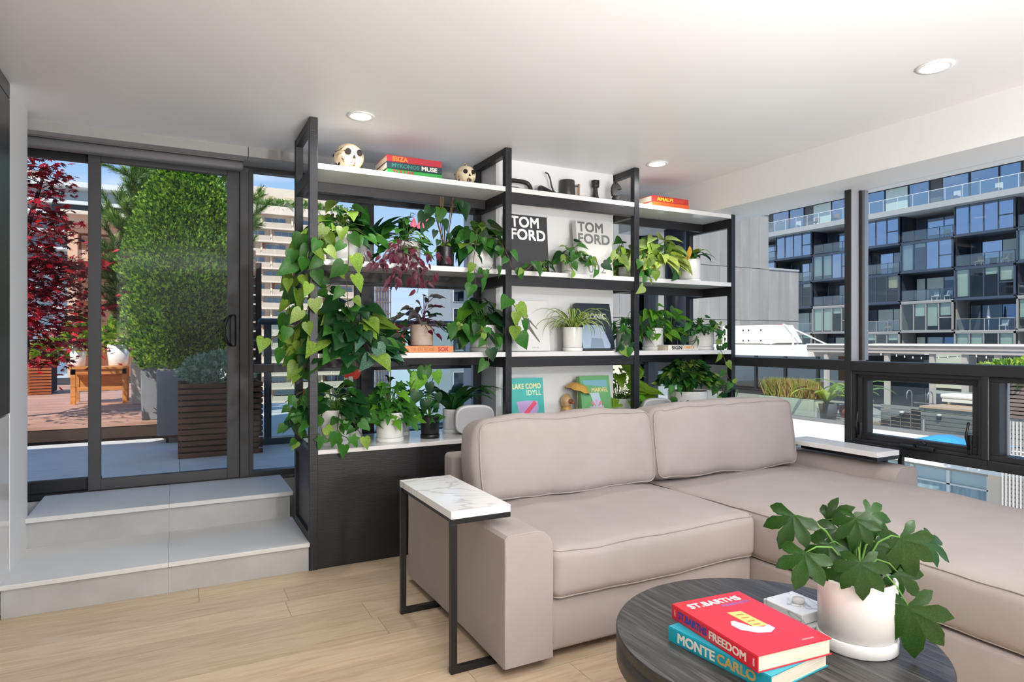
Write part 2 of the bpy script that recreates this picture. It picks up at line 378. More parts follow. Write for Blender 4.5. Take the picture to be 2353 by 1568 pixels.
MB().box(x_l, x_p1, YD-.02, YD+.14, ZD0-.03, ZD0).build('threshold', FRAMED, dr)
MB().box(x_l, xa+.01, YD+.048, YD+.052, ZD0+.07, ZD1-.04).build('glass_pane', GLASS, dr)
MB().box(xb-.01, x_s0+.01, YD+.003, YD+.007, ZD0+.06, ZD1-.04).build('glass_pane', GLASS, dr)
hx = uX(534, YD); hz = at(534, 760, Y=YD-.05).z
mb = MB(); mb.rbox(hx-.022, hx+.022, YD-.045, YD-.02, hz-.11, hz+.11, .012)
mb.tube([(hx-.012, YD-.045, hz-.10), (hx-.035, YD-.055, hz-.085), (hx-.052, YD-.06, hz-.03), (hx-.052, YD-.06, hz+.03), (hx-.035, YD-.055, hz+.085), (hx-.012, YD-.045, hz+.10)], .010)
tagit(mb.build('door_handle', BLACKM, dr), label='black half-moon pull handle')
t = thing('blind_cassette', 'slim grey metal blind cassette above the sliding door', 'blind', (-.3, 4.66, 2.43))
MB().rbox(-.94, .405, 4.62, 4.70, 2.405, 2.462, .018).build('housing', mat('matt_grey_housing', '#77777A', .55), t)
MB().box(-.94, .405, 4.625, 4.70, 2.462, 2.47).build('bracket', SILV, t)
# ---- back windows
def glazed(name, X0, X1, zs, label):
    r = sroot(name, label); m = MB()
    m.box(X0, X1, YD-.02, YD+.06, zs[-1], zs[-1]+.06); m.box(X0, X1, YD-.02, YD+.06, zs[0]-.04, zs[0])
    m.box(X0, X0+.03, YD-.02, YD+.06, zs[0], zs[-1]); m.box(X1-.03, X1, YD-.02, YD+.06, zs[0], zs[-1])
    m.build('window_frame', FRAME, r, bevel=.003)
    MB().box(X0+.03, X1-.03, YD-.03, YD+.06, 1.045, 1.10).build('transom', FRAME, r, bevel=.003)
    for a, b in ((zs[0], 1.045), (1.10, zs[-1])):
        MB().box(X0+.03, X1-.03, YD+.018, YD+.022, a, b).build('glass_pane', GLASS, r)
    return r
glazed('window_1', x_p1, 1.225, (.36, 2.44), 'tall charcoal window beside the door')
glazed('window_2', 1.30, 2.20, (.36, 2.44), 'back window behind the left shelf bay')
glazed('window_3', 3.32, 3.93, (.36, 2.40), 'narrow corner window behind the right shelf bay')
struct('trim_3', FRAME, MB().box(1.225, 1.30, YD-.05, YD+.08, .33, 2.47), label='grey window mullion')
# ---- right window wall (X = 3.89)
XR = 3.89
w4 = sroot('window_4', 'far part of the window wall beside the shelves')
yA, yB = uY(1940, XR), uY(1954, XR)
TZ0, TZ1 = 1.071, 1.140
TOPZ = 2.252
MB().box(XR, XR+.10, yA, 4.72, TZ0, TZ1).build('transom', FRAMED, w4, bevel=.004)
MB().box(XR, XR+.10, yA, 4.72, .02, .08).build('window_frame', FRAMED, w4, bevel=.003)
for a, b in ((.08, TZ0), (TZ1, TOPZ-.02)): MB().box(XR+.05, XR+.054, yA, 4.72, a, b).build('glass_pane', GLASS, w4)
w5 = sroot('window_5', 'large window above the awning window')
MB().box(XR, XR+.012, yB, yA, 0, TOPZ).build('mullion', FRAMED, w5, bevel=.003)
MB().box(XR+.012, XR+.16, yB+.001, yA, 0, TOPZ).build('mullion_return', mat('lit_side_aluminium', '#A9AAAD', .5), w5)  # paler grey paints the light on the mullion's side face
MB().box(XR, XR+.12, -4.0, yB, TZ0, TZ1-.005).build('transom', FRAMED, w5, bevel=.004)
yC, yE = uY(2254, XR), uY(2268, XR)
MB().box(XR+.085, XR+.11, yB-.014, yB, TZ1, TOPZ).build('jamb', FRAMED, w5).name = 'jamb'
MB().box(XR+.10, XR+.14, yB-.03, yB-.014, TZ1, TOPZ).build('jamb_bead', SILV, w5)
MB().box(XR+.10, XR+.104, -4.0, yB-.03, TZ1, TOPZ).build('glass_pane', GLASS, w5)
# awning window
w6 = sroot('window_6', 'black awning window with crank handle')
z0, z1 = .617, TZ0
MB().box(XR, XR+.12, yE, yB, z0-.052, z0).build('sill_rail', FRAMED, w6, bevel=.004)
MB().box(XR, XR+.012, yE, yC, z0, z1).build('mullion', FRAMED, w6, bevel=.003)
MB().box(XR+.012, XR+.16, yE+.004, yC, z0, z1).build('mullion_return', MATS['lit_side_aluminium'], w6)  # lit side face put into the colour here too
def ring(mb, x0, x1, ya, yb, za, zb, w, wz=None):
    wz = wz or w
    mb.box(x0, x1, ya, yb, za, za+wz); mb.box(x0, x1, ya, yb, zb-wz, zb)
    mb.box(x0, x1, ya, ya+w, za+wz, zb-wz); mb.box(x0, x1, yb-w, yb, za+wz, zb-wz); return mb
gy0, gy1 = uY(2240, XR+.05), uY(2003, XR+.05)
ring(MB(), XR+.01, XR+.12, yC, yB-.002, z0, z1, .02, .02).build('window_frame', FRAMED, w6, bevel=.003)
ring(MB(), XR+.04, XR+.10, yC+.004, yB-.03, z0+.02, z1-.02, .06, .036).build('sash', FRAMED, w6, bevel=.004)
ring(MB(), XR+.028, XR+.04, yC+.004, yB-.03, z0+.02, z1-.02, .03, .02).build('sash_lip', FRAMED, w6, bevel=.002)
MB().box(XR+.085, XR+.089, yC+.06, yB-.085, z0+.055, z1-.05).build('glass_pane', GLASS, w6)
cy = uY(2105, XR-.02)
mb = MB(); mb.rbox(XR-.03, XR, cy-.10, cy+.10, z0+.006, z0+.03, .008); mb.tube([(XR-.03, cy, z0+.025), (XR-.05, cy, z0+.05), (XR-.045, cy-.05, z0+.06), (XR-.05, cy-.07, z0+.05)], .008)
tagit(mb.build('crank_handle', BLACKM, w6), label='black folding crank handle')
for yy in (yB-.07, yC+.05):
    MB().rbox(XR-.018, XR, yy-.012, yy+.012, z0+.02, z0+.13, .006).tube([(XR-.018, yy, z0+.05), (XR-.03, yy+.01, z0+.12), (XR-.022, yy, z0+.20)], .007).build('latch', BLACKM, w6)
w7 = sroot('window_7', 'lower window at the right edge')
ring(MB(), XR+.02, XR+.12, -1.5, yE, z0-.0, z1, .05, .03).build('window_frame', FRAMED, w7, bevel=.003)
MB().box(XR+.09, XR+.115, yE-.055, yE-.03, z0+.03, z1-.03).build('jamb_bead', SILV, w7)
MB().box(XR, XR+.12, -4, yE, z0-.052, z0).build('sill_rail', FRAMED, w7, bevel=.004)
MB().box(XR+.07, XR+.074, -1.45, yE-.05, z0+.03, z1-.03).build('glass_pane', GLASS, w7)
MB().box(XR+.07, XR+.074, -4, yB, .08, z0-.052).build('glass_pane', GLASS, w7)
MB().box(XR, XR+.12, -4, yB, .0, .08).build('bottom_rail', FRAMED, w7)
struct('wall_right', WHITE, MB().box(XR+.02, XR+.14, -4.2, -4.0, 0, 2.3))
# corner column
struct('trim_4', FRAME, MB().box(3.90, 4.02, 4.72, 4.86, .0, 2.4), label='corner post of the windows')
cq = at(1551, 784, Y=4.40)
cm = MB().lathe([(.095, 1.14), (.095, 2.25)], (cq.x, 4.40, .0), 32)
struct('trim_5', mat('navy_black_column', '#343845', .4), cm, label='round dark steel column in the window corner')
# slab below the room so that nothing is open
struct('floor.001', WHITE, MB().box(-1.3, 4.1, -4.3, 4.95, -.4, -.051))
# recessed ceiling lamps
LENS = mat('lit_lamp_lens', '#FFFFFF', .5, emit=6.0); RINGM = mat('white_lamp_ring', '#F2F2F2', .4)
def downlight(x, y, label, r=.058, power=30):
    t = thing('recessed_light', label, 'ceiling light', (x, y, H), group='recessed lights in the ceiling')
    MB().lathe([(r, -.0), (r+.018, -.002), (r+.018, -.006), (r, -.007), (r-.004, -.004)], (x, y, H), 32).build('lamp_ring', RINGM, t)
    MB().lathe([(.001, -.0078), (r-.006, -.0078), (r-.006, -.0035), (.001, -.0035)], (x, y, H), 32).build('lamp_lens', LENS, t)
    l = bpy.data.lights.new('lamp', 'SPOT'); l.energy = power; l.spot_size = math.radians(150); l.spot_blend = .8; l.shadow_soft_size = .05
    l.color = (1, .985, .97)
    o = bpy.data.objects.new('lamp_light', l); COL.objects.link(o); o.parent = t; o.location = (0, 0, -.02)
for (u, v), lb in (((829, 266), 'round recessed light in ceiling above the skull shelf'), ((2148, 153), 'round recessed light in ceiling, the largest, at upper right'), ((1510, 376), 'small round recessed light in ceiling above the orange books')):
    p = at(u, v, Z=H); downlight(p.x, p.y, lb)
for x, y in ((.6, 1.0), (2.1, .2), (.4, -1.0), (2.6, -1.6), (1.2, -2.6)):  # further unseen downlights, added to help light the room
    downlight(x, y, 'added round recessed light in ceiling behind the photographer, out of view')

# ================================================================ SHELVING
su = thing('shelving_unit', 'black oak shelving unit with white shelves standing across the windows', 'shelving', (2.27, 3.9, 0))
YF, YB = 3.65, 4.156
P = [(.655, .700), (1.865, 1.909), (2.892, 2.936), (3.838, 3.880)]
ZS = [2.25, 1.72, 1.195]
for i, (a, b) in enumerate(P):
    zt = H if i < 3 else 2.25
    MB().box(a, b, YF, YF+.045, 0, zt).build('post', BLACKW, su, bevel=.002)
    MB().box(a, b, YB-.045, YB, 0, zt).build('post', BLACKW, su, bevel=.002)
    if i < 3: MB().box(a+.001, b-.001, YF+.045, YB-.045, H-.045, H-.001).build('top_rail', BLACKH, su, bevel=.002)
    for z in ZS:
        MB().box(a-.0 if i else a, b, YF+.045, YB-.045, z-.10, z-.031).build('side_rail', BLACKH, su, bevel=.002)
        if i in (0, 3): MB().box(a+(.0 if i == 3 else .03), b-(.03 if i == 3 else .0), YF+.045, YB-.045, z-.03, z).build('shelf_end', BLACKH, su)
for k, (a, b) in enumerate(((.700, 1.865), (1.909, 2.892), (2.936, 3.838))):
    for z in ZS:
        MB().box(a, b, YF+.002, (3.892 if k == 1 else YB-.01), z-.031, z).build('shelf', QUARTZ, su, bevel=.0015)
        if k == 1: MB().box(a, b, YF+.004, YF+.044, z-.098, z-.031).build('front_rail', BLACKH, su, bevel=.002)
        else: MB().box(a, b, 3.95, 3.99, z-.092, z-.031).build('under_rail', BLACKH, su, bevel=.002)
        if k == 0: MB().box(a, b, YB-.044, YB-.004, z-.098, z-.031).build('back_rail', BLACKH, su, bevel=.002)
MB().box(.700, 3.838, YF-.004, YB-.0, .636, .660).build('counter', QUARTZ, su, bevel=.002)
MB().box(.655, .700, YF+.045, YB-.045, .60, .66).build('counter_end', BLACKH, su)
MB().box(.700, 1.909, YF+.012, YF+.032, .0, .636).build('front_panel', BLACKH, su)
MB().box(1.911, 3.838, YF+.012, YF+.032, .0, .636).build('front_panel', BLACKH, su)
MB().box(.672, .688, YF+.045, YB-.045, .0, .60).build('side_panel', mat('grey_black_panel', '#3A3A40', .4, var=.5, vscale=8, stretch=(1, 1, 12)), su)
MB().box(.655, .700, YF+.045, YB-.045, .158, .20).build('side_rail', BLACKH, su)
MB().box(.700, 3.838, YB-.03, YB-.01, .0, .636).build('back_panel', BLACKH, su)

# ================================================================ SOFA
def fold(o, h, amp=.006, f=4.0, seed=0.0):
    n_ = noise.noise(Vector((o.x*f+seed, o.y*f*.6, o.z*f)))+.5*noise.noise(Vector((o.x*f*2.3+seed, o.y*f*2.3, o.z*f*1.2)))
    return o+Vector((n_*amp*.3, n_*amp*.6, n_*amp))
def cloth_tube(pts, parent, r=.0035): return MB().tube(pts, r, 6).build('piping', FABRIC, parent)
sf = thing('sofa', 'taupe fabric sectional sofa with chaise in front of the shelves', 'sofa', (2.3, 2.7, 0))
SX0, SX1, SX2, SX3 = 1.092, 1.300, 2.42, 3.66
SYF, SYB = 2.140, 3.27
def cush(name, x0, x1, y0, y1, z0, z1, r, crown, seed, M=None, side=.012, amp=.012, nn=(18, 16, 5), parent=sf, wr=0, seams=()):
    def fn(o, h):
        a, b, c = o.x/h[0], o.y/h[1], o.z/h[2]
        o = o.copy()
        if c > 0: o.z += crown*(1-a**4)*(1-b**4)*c
        o.y += side*(1-a**4)*(1-c*c)*(1 if b > 0 else -1)*min(1, abs(b)**3*1.4)
        o.x += side*(1-b**4)*(1-c*c)*(1 if a > 0 else -1)*min(1, abs(a)**3*1.4)
        if wr:   # little gathers running in from the top seam
            e = max(0, abs(c)-.5)*2; o.y += wr*e*math.sin(o.x*75+3*noise.noise(Vector((o.x*6, seed, 0))))*(.6+noise.noise(Vector((o.x*9, seed, 2))))
        return fold(o, h, amp, 3.2, seed)
    o = MB().rbox(x0, x1, y0, y1, z0, z1, r, nn, 3, M=M, fn=fn).build(name, FABRIC, parent)
    h = [(x1-x0)/2, (y1-y0)/2, (z1-z0)/2]; c = Vector(((x0+x1)/2, (y0+y1)/2, (z0+z1)/2))
    for kind_, off in seams:       # piping runs on the deformed surface itself
        i0 = .26*r; a_, b_ = (h[0]-i0, h[1]-i0) if kind_ == 'flat' else (h[0]-i0, h[2]-i0); cr_ = .74*r; loop = []
        for cx_, cy_, a0 in ((a_-cr_, b_-cr_, 0), (-a_+cr_, b_-cr_, PI/2), (-a_+cr_, -b_+cr_, PI), (a_-cr_, -b_+cr_, 1.5*PI)):
            loop += [Vector((cx_+cr_*math.cos(a0+PI/2*j/5), cy_+cr_*math.sin(a0+PI/2*j/5))) for j in range(6)]
        path = []
        for i in range(len(loop)):
            p, q = loop[i], loop[(i+1) % len(loop)]; k = max(1, int((q-p).length/.03)); path += [p.lerp(q, j/k) for j in range(k)]
        pts = []
        for p in path:
            q = Vector((p.x, p.y, off*(h[2]-i0))) if kind_ == 'flat' else Vector((p.x, -(h[1]-i0), p.y))
            q = fn(q, h)+c; pts.append(M @ q if M else q)
        MB().tube(pts, .0034, 6, closed=True).build('piping', FABRIC, o)
    return o
# base blocks
MB().rbox(SX1+.002, SX2, SYF+.035, SYB-.14, .035, .245, .02, (8, 6, 2), 2, fn=lambda o, h: fold(o, h, .003, 3, 7)).build('base', FABRIC, sf)
MB().rbox(SX2+.004, SX3, .30, SYB-.14, .035, .235, .02, (8, 12, 2), 2, fn=lambda o, h: fold(o, h, .003, 3, 9)).build('chaise_base', FABRIC, sf)
# left arm: square outside edge, rounded inner edge
def arm(x0, x1, y0, y1, z1, zb, inner, seed):
    prof = []; r = .075
    if inner > 0: prof = [(x0, zb), (x1, zb), (x1, z1-r)]+[(x1-r+r*math.cos(a), z1-r+r*math.sin(a)) for a in [PI/2*i/8 for i in range(1, 9)]]+[(x0+.012, z1-.002), (x0, z1-.014)]
    else: prof = [(x0, zb), (x1, zb), (x1, z1-.03), (x1-.012, z1-.008), (x1-.03, z1)]+[(x0+r-r*math.sin(a), z1-r+r*math.cos(a)) for a in [PI/2*i/8 for i in range(0, 9)]]
    # densify
    P2 = []
    for i in range(len(prof)):
        a, b = Vector(prof[i]), Vector(prof[(i+1) % len(prof)]); k = max(1, int((b-a).length/.05))
        P2 += [a.lerp(b, j/k) for j in range(k)]
    n = len(P2); ys = [y0]+[y0+.012]+[y0+(y1-y0)*i/16 for i in range(1, 17)]; vs = []
    cx, cz = (x0+x1)/2, (z1+zb)/2
    for j, y in enumerate(ys):
        s = .988 if j == 0 else 1
        for p in P2:
            v = Vector((cx+(p.x-cx)*s, y, cz+(p.y-cz)*s)); q = noise.noise(v*3+Vector((seed, 0, 0)))*.006
            vs.append(v+Vector((q, 0, q*.5)))
    m = MB(); fs = [(j*n+i, j*n+(i+1) % n, (j+1)*n+(i+1) % n, (j+1)*n+i) for j in range(len(ys)-1) for i in range(n)]
    fs += [tuple(range(n))[::-1], tuple((len(ys)-1)*n+i for i in range(n))]
    m.add(vs, fs, 0, True); o = m.build('arm', FABRIC, sf)
    b = o.modifiers.new('e', 'EDGE_SPLIT'); b.split_angle = math.radians(40)
    pp = [Vector((cx+(p.x-cx)*.995, y0+.004, cz+(p.y-cz)*.995)) for p in P2 if p.y > zb+.01]
    if inner > 0: cloth_tube(pp, o, .003)
    else: cloth_tube(pp, o, .003)
    return o
arm(SX0, SX1, SYF, SYB, .535, .035, 1, 1)
arm(3.63, 3.845, 2.235, SYB, .535, .20, -1, 5)
# back frame
MB().rbox(SX1-.01, 3.66, SYB-.13, SYB, .05, .665, .025, (8, 2, 4), 3, fn=lambda o, h: fold(o, h, .004, 3, 3)).build('back_frame', FABRIC, sf)
# seat cushions
c1 = cush('seat_cushion', SX1+.004, SX2, SYF+.0, 3.10, .245, .455, .045, .022, 1.3, seams=(('flat', 1), ('flat', -1)))
c2 = cush('chaise_cushion', SX2+.004, SX3, .30, 3.10, .235, .455, .045, .018, 4.1, nn=(18, 34, 5), seams=(('flat', 1), ('flat', -1)))
# back cushions, leaning back
def backc(x0, x1, z1, seed, yf=2.80):
    w, h_, d = x1-x0, z1-.45, .235
    M = Matrix.Translation(((x0+x1)/2, yf+.13, .455)) @ Matrix.Rotation(math.radians(-7), 4, 'X')
    o = cush('back_cushion', -w/2, w/2, -d/2, d/2, 0, h_, .06, .022, seed, M=M, side=.028, amp=.016, nn=(40, 4, 12), wr=.006, seams=(('face', 1),))
    return o
backc(1.315, 2.395, .858, 11)
backc(2.405, 3.56, .875, 23)

# ================================================================ C-SHAPED SIDE TABLES
def c_table(label, c00, c11, zt, th, group=None, inner=.30, top=None):
    """marble slab with two black loops whose feet go under the sofa; c00 = near-left, c11 = far-right corner"""
    x0, y0, x1, y1 = c00[0], c00[1], c11[0], c11[1]
    t = thing('side_table', label, 'side table', ((x0+x1)/2, (y0+y1)/2, 0), group='C-shaped side tables over the sofa arms')
    MB().box(x0, x1, y0, y1, zt-th, zt).build('slab', top or MARBLE, t, bevel=.002)
    return t, x0, x1, y0, y1
b = .0125
pA = at(1030, 1186, Z=.605); pB = at(1150, 1155, Z=.605); pC = at(918, 1110, Z=.605)
tx0, tx1, ty0, ty1 = pC.x, pB.x, pA.y, pC.y
t, *_ = c_table('slim C-shaped side table with marble top at the left sofa arm', (tx0, ty0), (tx1, ty1), .618, .03)
for yy in (ty0+b, ty1-b):
    m = MB(); zt = .618-.03
    m.box(tx0, tx1, yy-b, yy+b, zt-2*b*.8, zt); m.box(tx0, tx0+2*b, yy-b, yy+b, 2*b, zt-2*b*.8); m.box(tx0, tx0+.235, yy-b, yy+b, 0, 2*b)
    m.build('leg_loop', BLACKM, t, bevel=.001)
MB().box(tx0+.01, tx0+.03, ty0+2*b, ty1-2*b, zt-.02, zt-.001).build('cross_bar', BLACKM, t)
t, x0, x1, y0, y1 = c_table('white topped C-shaped side table over the right sofa arm by the windows', (3.595, 2.318), (3.805, 2.95), .618, .03, top=QUARTZ)
for yy in (y0+b, y1-b):
    m = MB(); zt = .588
    m.box(x0, x1, yy-b, yy+b, zt-.02, zt); m.box(x1+.05-2*b, x1+.05, yy-b, yy+b, 2*b, zt); m.box(x1-.14, x1+.05, yy-b, yy+b, 0, 2*b)
    m.build('leg_loop', BLACKM, t)
MB().box(x0+.12, x0+.14, y0+2*b, y1-2*b, zt-.04, zt-.001).build('cross_bar', BLACKM, t)

# ================================================================ COFFEE TABLE
CT = Vector((1.56, 1.33, 0)); CR = .452; CZ = .40
BOAK = ramp_mat('dark_grained_oak', 'noise', [(.30, '#262322'), (.46, '#35322F'), (.54, '#444140'), (.72, '#605D5B')], 70, (1, .05, 1), .36, 1.2, 8, .35, 0, .5, False, YAW)
ct = thing('coffee_table', 'round coffee table in dark grained oak in front of the sofa', 'coffee table', CT)
top = MB().lathe([(.0005, CZ-.035), (CR-.012, CZ-.035), (CR, CZ-.03), (CR, CZ-.004), (CR-.003, CZ), (.0005, CZ)], CT, 96)
top.sm = [False]*len(top.sm); top.mi = [1 if 96 <= i < 96*4 else 0 for i in range(len(top.f))]; top.build('tabletop', [BOAK, mat('dark_oak_edge', '#2C2927', .45, var=.6, vscale=6, stretch=(1, 1, 14), color2='#3E3A37')], ct)
MB().lathe([(CR-.0005, CZ-.095), (CR, CZ-.031), (CR-.04, CZ-.031), (CR-.04, CZ-.095)], CT, 96).build('apron', MATS['dark_oak_edge'], ct)
MB().lathe([(.24, 0), (.24, .02), (.10, .06), (.09, CZ-.05), (.22, CZ-.036)], CT, 40).build('pedestal', MATS['dark_oak_edge'], ct)
# ================================================================ FOLIAGE TOOLS
def rotm(d, n):
    """columns: x side, y along d (leaf tip), z close to n"""
    y = Vector(d).normalized(); n = Vector(n)
    x = y.cross(n); x = x.normalized() if x.length > 1e-5 else y.orthogonal().normalized()
    z = x.cross(y); m = Matrix.Identity(4)
    for i in range(3): m[i][0], m[i][1], m[i][2] = x[i], y[i], z[i]
    return m
def scatter_mesh(name, tv, tf, mats_, mi, pos, dirs, nrm, scale, parent):
    """many copies of a small template joined in one mesh (numpy)"""
    tv = np.array(tv, float); pos = np.array(pos, float); y = np.array(dirs, float); n = np.array(nrm, float); s = np.array(scale, float)
    y /= np.linalg.norm(y, axis=1)[:, None]+1e-9; x = np.cross(y, n); x /= np.linalg.norm(x, axis=1)[:, None]+1e-9; z = np.cross(x, y)
    N, k = len(pos), len(tv)
    V = pos[:, None]+s[:, None, None]*(tv[None, :, 0, None]*x[:, None]+tv[None, :, 1, None]*y[:, None]+tv[None, :, 2, None]*z[:, None])
    if parent is not None:
        inv = np.array(ident(parent).inverted()); V = V @ inv[:3, :3].T+inv[:3, 3]
    lens = np.array([len(f) for f in tf]); flat = np.concatenate([np.array(f) for f in tf])
    me = bpy.data.meshes.new(name); me.vertices.add(N*k); me.vertices.foreach_set('co', V.reshape(-1).astype(np.float32))
    loops = (flat[None]+np.arange(N)[:, None]*k).reshape(-1); me.loops.add(len(loops)); me.loops.foreach_set('vertex_index', loops.astype(np.int32))
    ln = np.tile(lens, N); me.polygons.add(len(ln)); st_ = np.concatenate([[0], np.cumsum(ln)[:-1]]); me.polygons.foreach_set('loop_start', st_.astype(np.int32))
    for m in mats_: me.materials.append(m)
    me.polygons.foreach_set('material_index', np.repeat(np.array(mi, np.int32), len(lens))); me.update(calc_edges=True); me.validate()
    o = bpy.data.objects.new(name, me); COL.objects.link(o); o.parent = parent
    if parent is not None: WM[o.name] = ident(parent).copy()
    return o
RHOMB = ([(0, 0, 0), (.32, .5, .06), (0, 1, -.05), (-.32, .5, .06)], [(0, 1, 2), (0, 2, 3)])
def star(n=7, inner=.22):
    vs = [(0, 0, 0)]
    for i in range(n):
        a = -2.0+4.0*i/(n-1); L = 1-.42*abs(a/2.0)**1.5
        vs.append((math.sin(a)*L, .25+math.cos(a)*L*.85, -.12*L))
        if i < n-1:
            b = a+2.0/(n-1); vs.append((math.sin(b)*inner*1.6, .25+math.cos(b)*inner*1.6, .02))
    return vs, [(0, i, i+1) for i in range(1, len(vs)-1)]
def rnd_dirs(rg, n, up=0.0):
    d = rg.normal(size=(n, 3)); d[:, 2] += up; return d/np.linalg.norm(d, axis=1)[:, None]

# ================================================================ TERRACE ON THE LEFT
GZ, DZ = .30, .445
PAV = mat('grey_blue_composite_board', '#D0CECB', .6, var=.4, vscale=3, color2='#C2C0BD', objvar=.05)
gr = sroot('terrace_floor', 'grey terrace paving outside the door')
MB().box(-14, 3.2, 5.0, 7.30, GZ-.3, GZ-.02).build('bedding', mat('dark_bedding', '#3A3A3C', .9), gr)
for i, xs in enumerate([.03+1.22*k for k in range(-8, 3)]):
    for j in range(8):
        y = 5.0+.29*j; MB().box(xs-1.216, xs, y, min(y+.286, 7.29), GZ-.02, GZ).build('paving_board', PAV, gr)
pd = at(200, 1010, Z=GZ); DY = pd.y
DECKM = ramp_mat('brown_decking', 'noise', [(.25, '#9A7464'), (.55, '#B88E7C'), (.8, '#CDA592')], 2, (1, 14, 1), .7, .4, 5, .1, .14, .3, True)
dk = sroot('deck', 'raised wooden deck of the terrace')
MB().box(-22, .4, DY, 18, GZ-.1, DZ-.03).build('deck_base', mat('dark_deck_base', '#2E2320', .9), dk)  # one even dark brown body below the boards
for k in range(6):
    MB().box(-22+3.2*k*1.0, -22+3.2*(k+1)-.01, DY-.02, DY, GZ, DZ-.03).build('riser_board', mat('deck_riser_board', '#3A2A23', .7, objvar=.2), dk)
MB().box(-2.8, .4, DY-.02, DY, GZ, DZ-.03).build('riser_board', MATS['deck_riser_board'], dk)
y = DY-.03; rg = random.Random(2)
while y < 14.5:
    x = -16-rg.uniform(0, 2)
    while x < .4:
        L = rg.uniform(2.4, 3.6); MB().box(x+.002, min(x+L, .4), y+.004, y+.136, DZ-.03, DZ).build('deck_board', DECKM, dk); x += L
    y += .14
# ---- slatted wooden planters
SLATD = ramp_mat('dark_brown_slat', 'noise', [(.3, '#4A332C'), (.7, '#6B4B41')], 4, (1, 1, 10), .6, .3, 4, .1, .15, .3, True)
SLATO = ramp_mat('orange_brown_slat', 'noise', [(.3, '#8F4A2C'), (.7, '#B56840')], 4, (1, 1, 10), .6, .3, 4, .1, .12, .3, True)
def slat_planter(label, x0, x1, y0, y1, z0, z1, n, m, cat='planter', group=None):
    t = thing('slatted_planter', label, cat, ((x0+x1)/2, (y0+y1)/2, z0), group=group)
    MB().box(x0+.03, x1-.03, y0+.03, y1-.03, z0+.02, z1-.05).build('liner', mat('black_liner', '#1B1817', .9), t)
    h = (z1-z0)/n
    for k in range(n):
        a, b = z0+h*k+h*.10, z0+h*(k+1)-h*.16
        MB().box(x0, x1, y0, y0+.022, a, b).build('slat', m, t)
        MB().box(x0, x0+.022, y0+.024, y1, a, b).build('slat', m, t)
        if k > n-4: MB().box(x1-.022, x1, y0+.024, y1, a, b).build('slat', m, t); MB().box(x0, x1, y1-.022, y1, a, b).build('slat', m, t)
    MB().box(x0+.04, x1-.04, y0+.04, y1-.04, z1-.05, z1-.03).build('soil', SOIL, t)
    return t
p0 = at(409, 1056, Z=GZ); p1 = at(604, 1050, Y=p0.y)
SPY = p0.y
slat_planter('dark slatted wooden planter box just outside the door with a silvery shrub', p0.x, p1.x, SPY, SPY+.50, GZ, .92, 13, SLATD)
# silvery shrub in it
LFS = mat('silver_green_leaf', '#6F8F7E', .5, trans=.25, objvar=.1); LFS2 = mat('silver_green_leaf_light', '#93AF9C', .5, trans=.25)
def shrub(name, label, c, rad, n, ls, mats_, seed, shape='ball', group=None, parent=None, up=.4, kindstuff=True, weights=None, cat='shrub', lump=.25, shell=.55):
    r = np.random.default_rng(seed); d = rnd_dirs(r, n)
    u = shell+(1-shell)*r.random(n)**.7
    lumpv = np.array([1+lump*noise.noise(Vector(q*2.3)+Vector((seed, 0, 0))) for q in d])
    pos = d*np.array(rad)[None]*(u*lumpv)[:, None]+np.array(c)[None]
    dr = d+rnd_dirs(r, n)*.8+np.array([0, 0, up]); nr = d+rnd_dirs(r, n)*.7
    o = scatter_mesh(name, *RHOMB, mats_, r.choice(len(mats_), n, p=weights), pos, dr, nr, ls*(.6+.8*r.random(n)), parent)
    return o
sp = thing('silver_shrub', 'small silvery green shrub growing in the dark slatted planter', 'shrub', ((p0.x+p1.x)/2, SPY+.25, .87))
MB().tube([(p0.x+.33, SPY+.25, .85), (p0.x+.3, SPY+.25, 1.0)], .012).tube([(p0.x+.33, SPY+.25, .85), (p0.x+.42, SPY+.22, 1.02)], .01).build('stem', mat('bark', '#5B4636', .9), sp)
o = shrub('foliage', '', ((p0.x+p1.x)/2-.02, SPY+.22, 1.0), (.30, .24, .15), 2600, .035, [LFS, LFS2], 5, parent=sp); o['kind'] = 'stuff'
# ---- concrete planters
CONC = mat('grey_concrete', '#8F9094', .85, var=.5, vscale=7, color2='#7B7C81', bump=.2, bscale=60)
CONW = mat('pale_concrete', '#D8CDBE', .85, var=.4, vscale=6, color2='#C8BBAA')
def conc(label, x0, x1, y0, y1, z0, z1, m, caster=True, top=.9):
    t = thing('concrete_planter', label, 'planter', ((x0+x1)/2, (y0+y1)/2, z0))
    zz = z0+(.075 if caster else 0)
    cx, cy, w, d = (x0+x1)/2, (y0+y1)/2, (x1-x0)/2, (y1-y0)/2
    def ringp(s, z): return [(cx-w*s, cy-d*s, z), (cx+w*s, cy-d*s, z), (cx+w*s, cy+d*s, z), (cx-w*s, cy+d*s, z)]
    vs = ringp(top, zz)+ringp(1, z1)+ringp(.93, z1)+ringp(.93, z1-.06)
    fs = [(3, 2, 1, 0)]+[(a+i, a+(i+1) % 4, a+4+(i+1) % 4, a+4+i) for a in (0, 4, 8) for i in range(4)]+[(12, 13, 14, 15)]
    MB().add(vs, fs).build('body', m, t, bevel=.008)
    MB().add(ringp(.925, z1-.035), [(0, 1, 2, 3)]).build('soil', SOIL, t)
    if caster:
        MB().box(cx-w*.8, cx+w*.8, cy-d*.8, cy+d*.8, z0+.045, zz).build('trolley', SLATD, t)
        for sx_ in (-.65, .65):
            for sy_ in (-.65, .65): MB().tube([(cx+w*sx_-.012, cy+d*sy_, z0+.024), (cx+w*sx_+.012, cy+d*sy_, z0+.024)], .024, 12).build('caster', BLACKM, t)
    return t
c0 = at(359, 1022, Z=GZ)
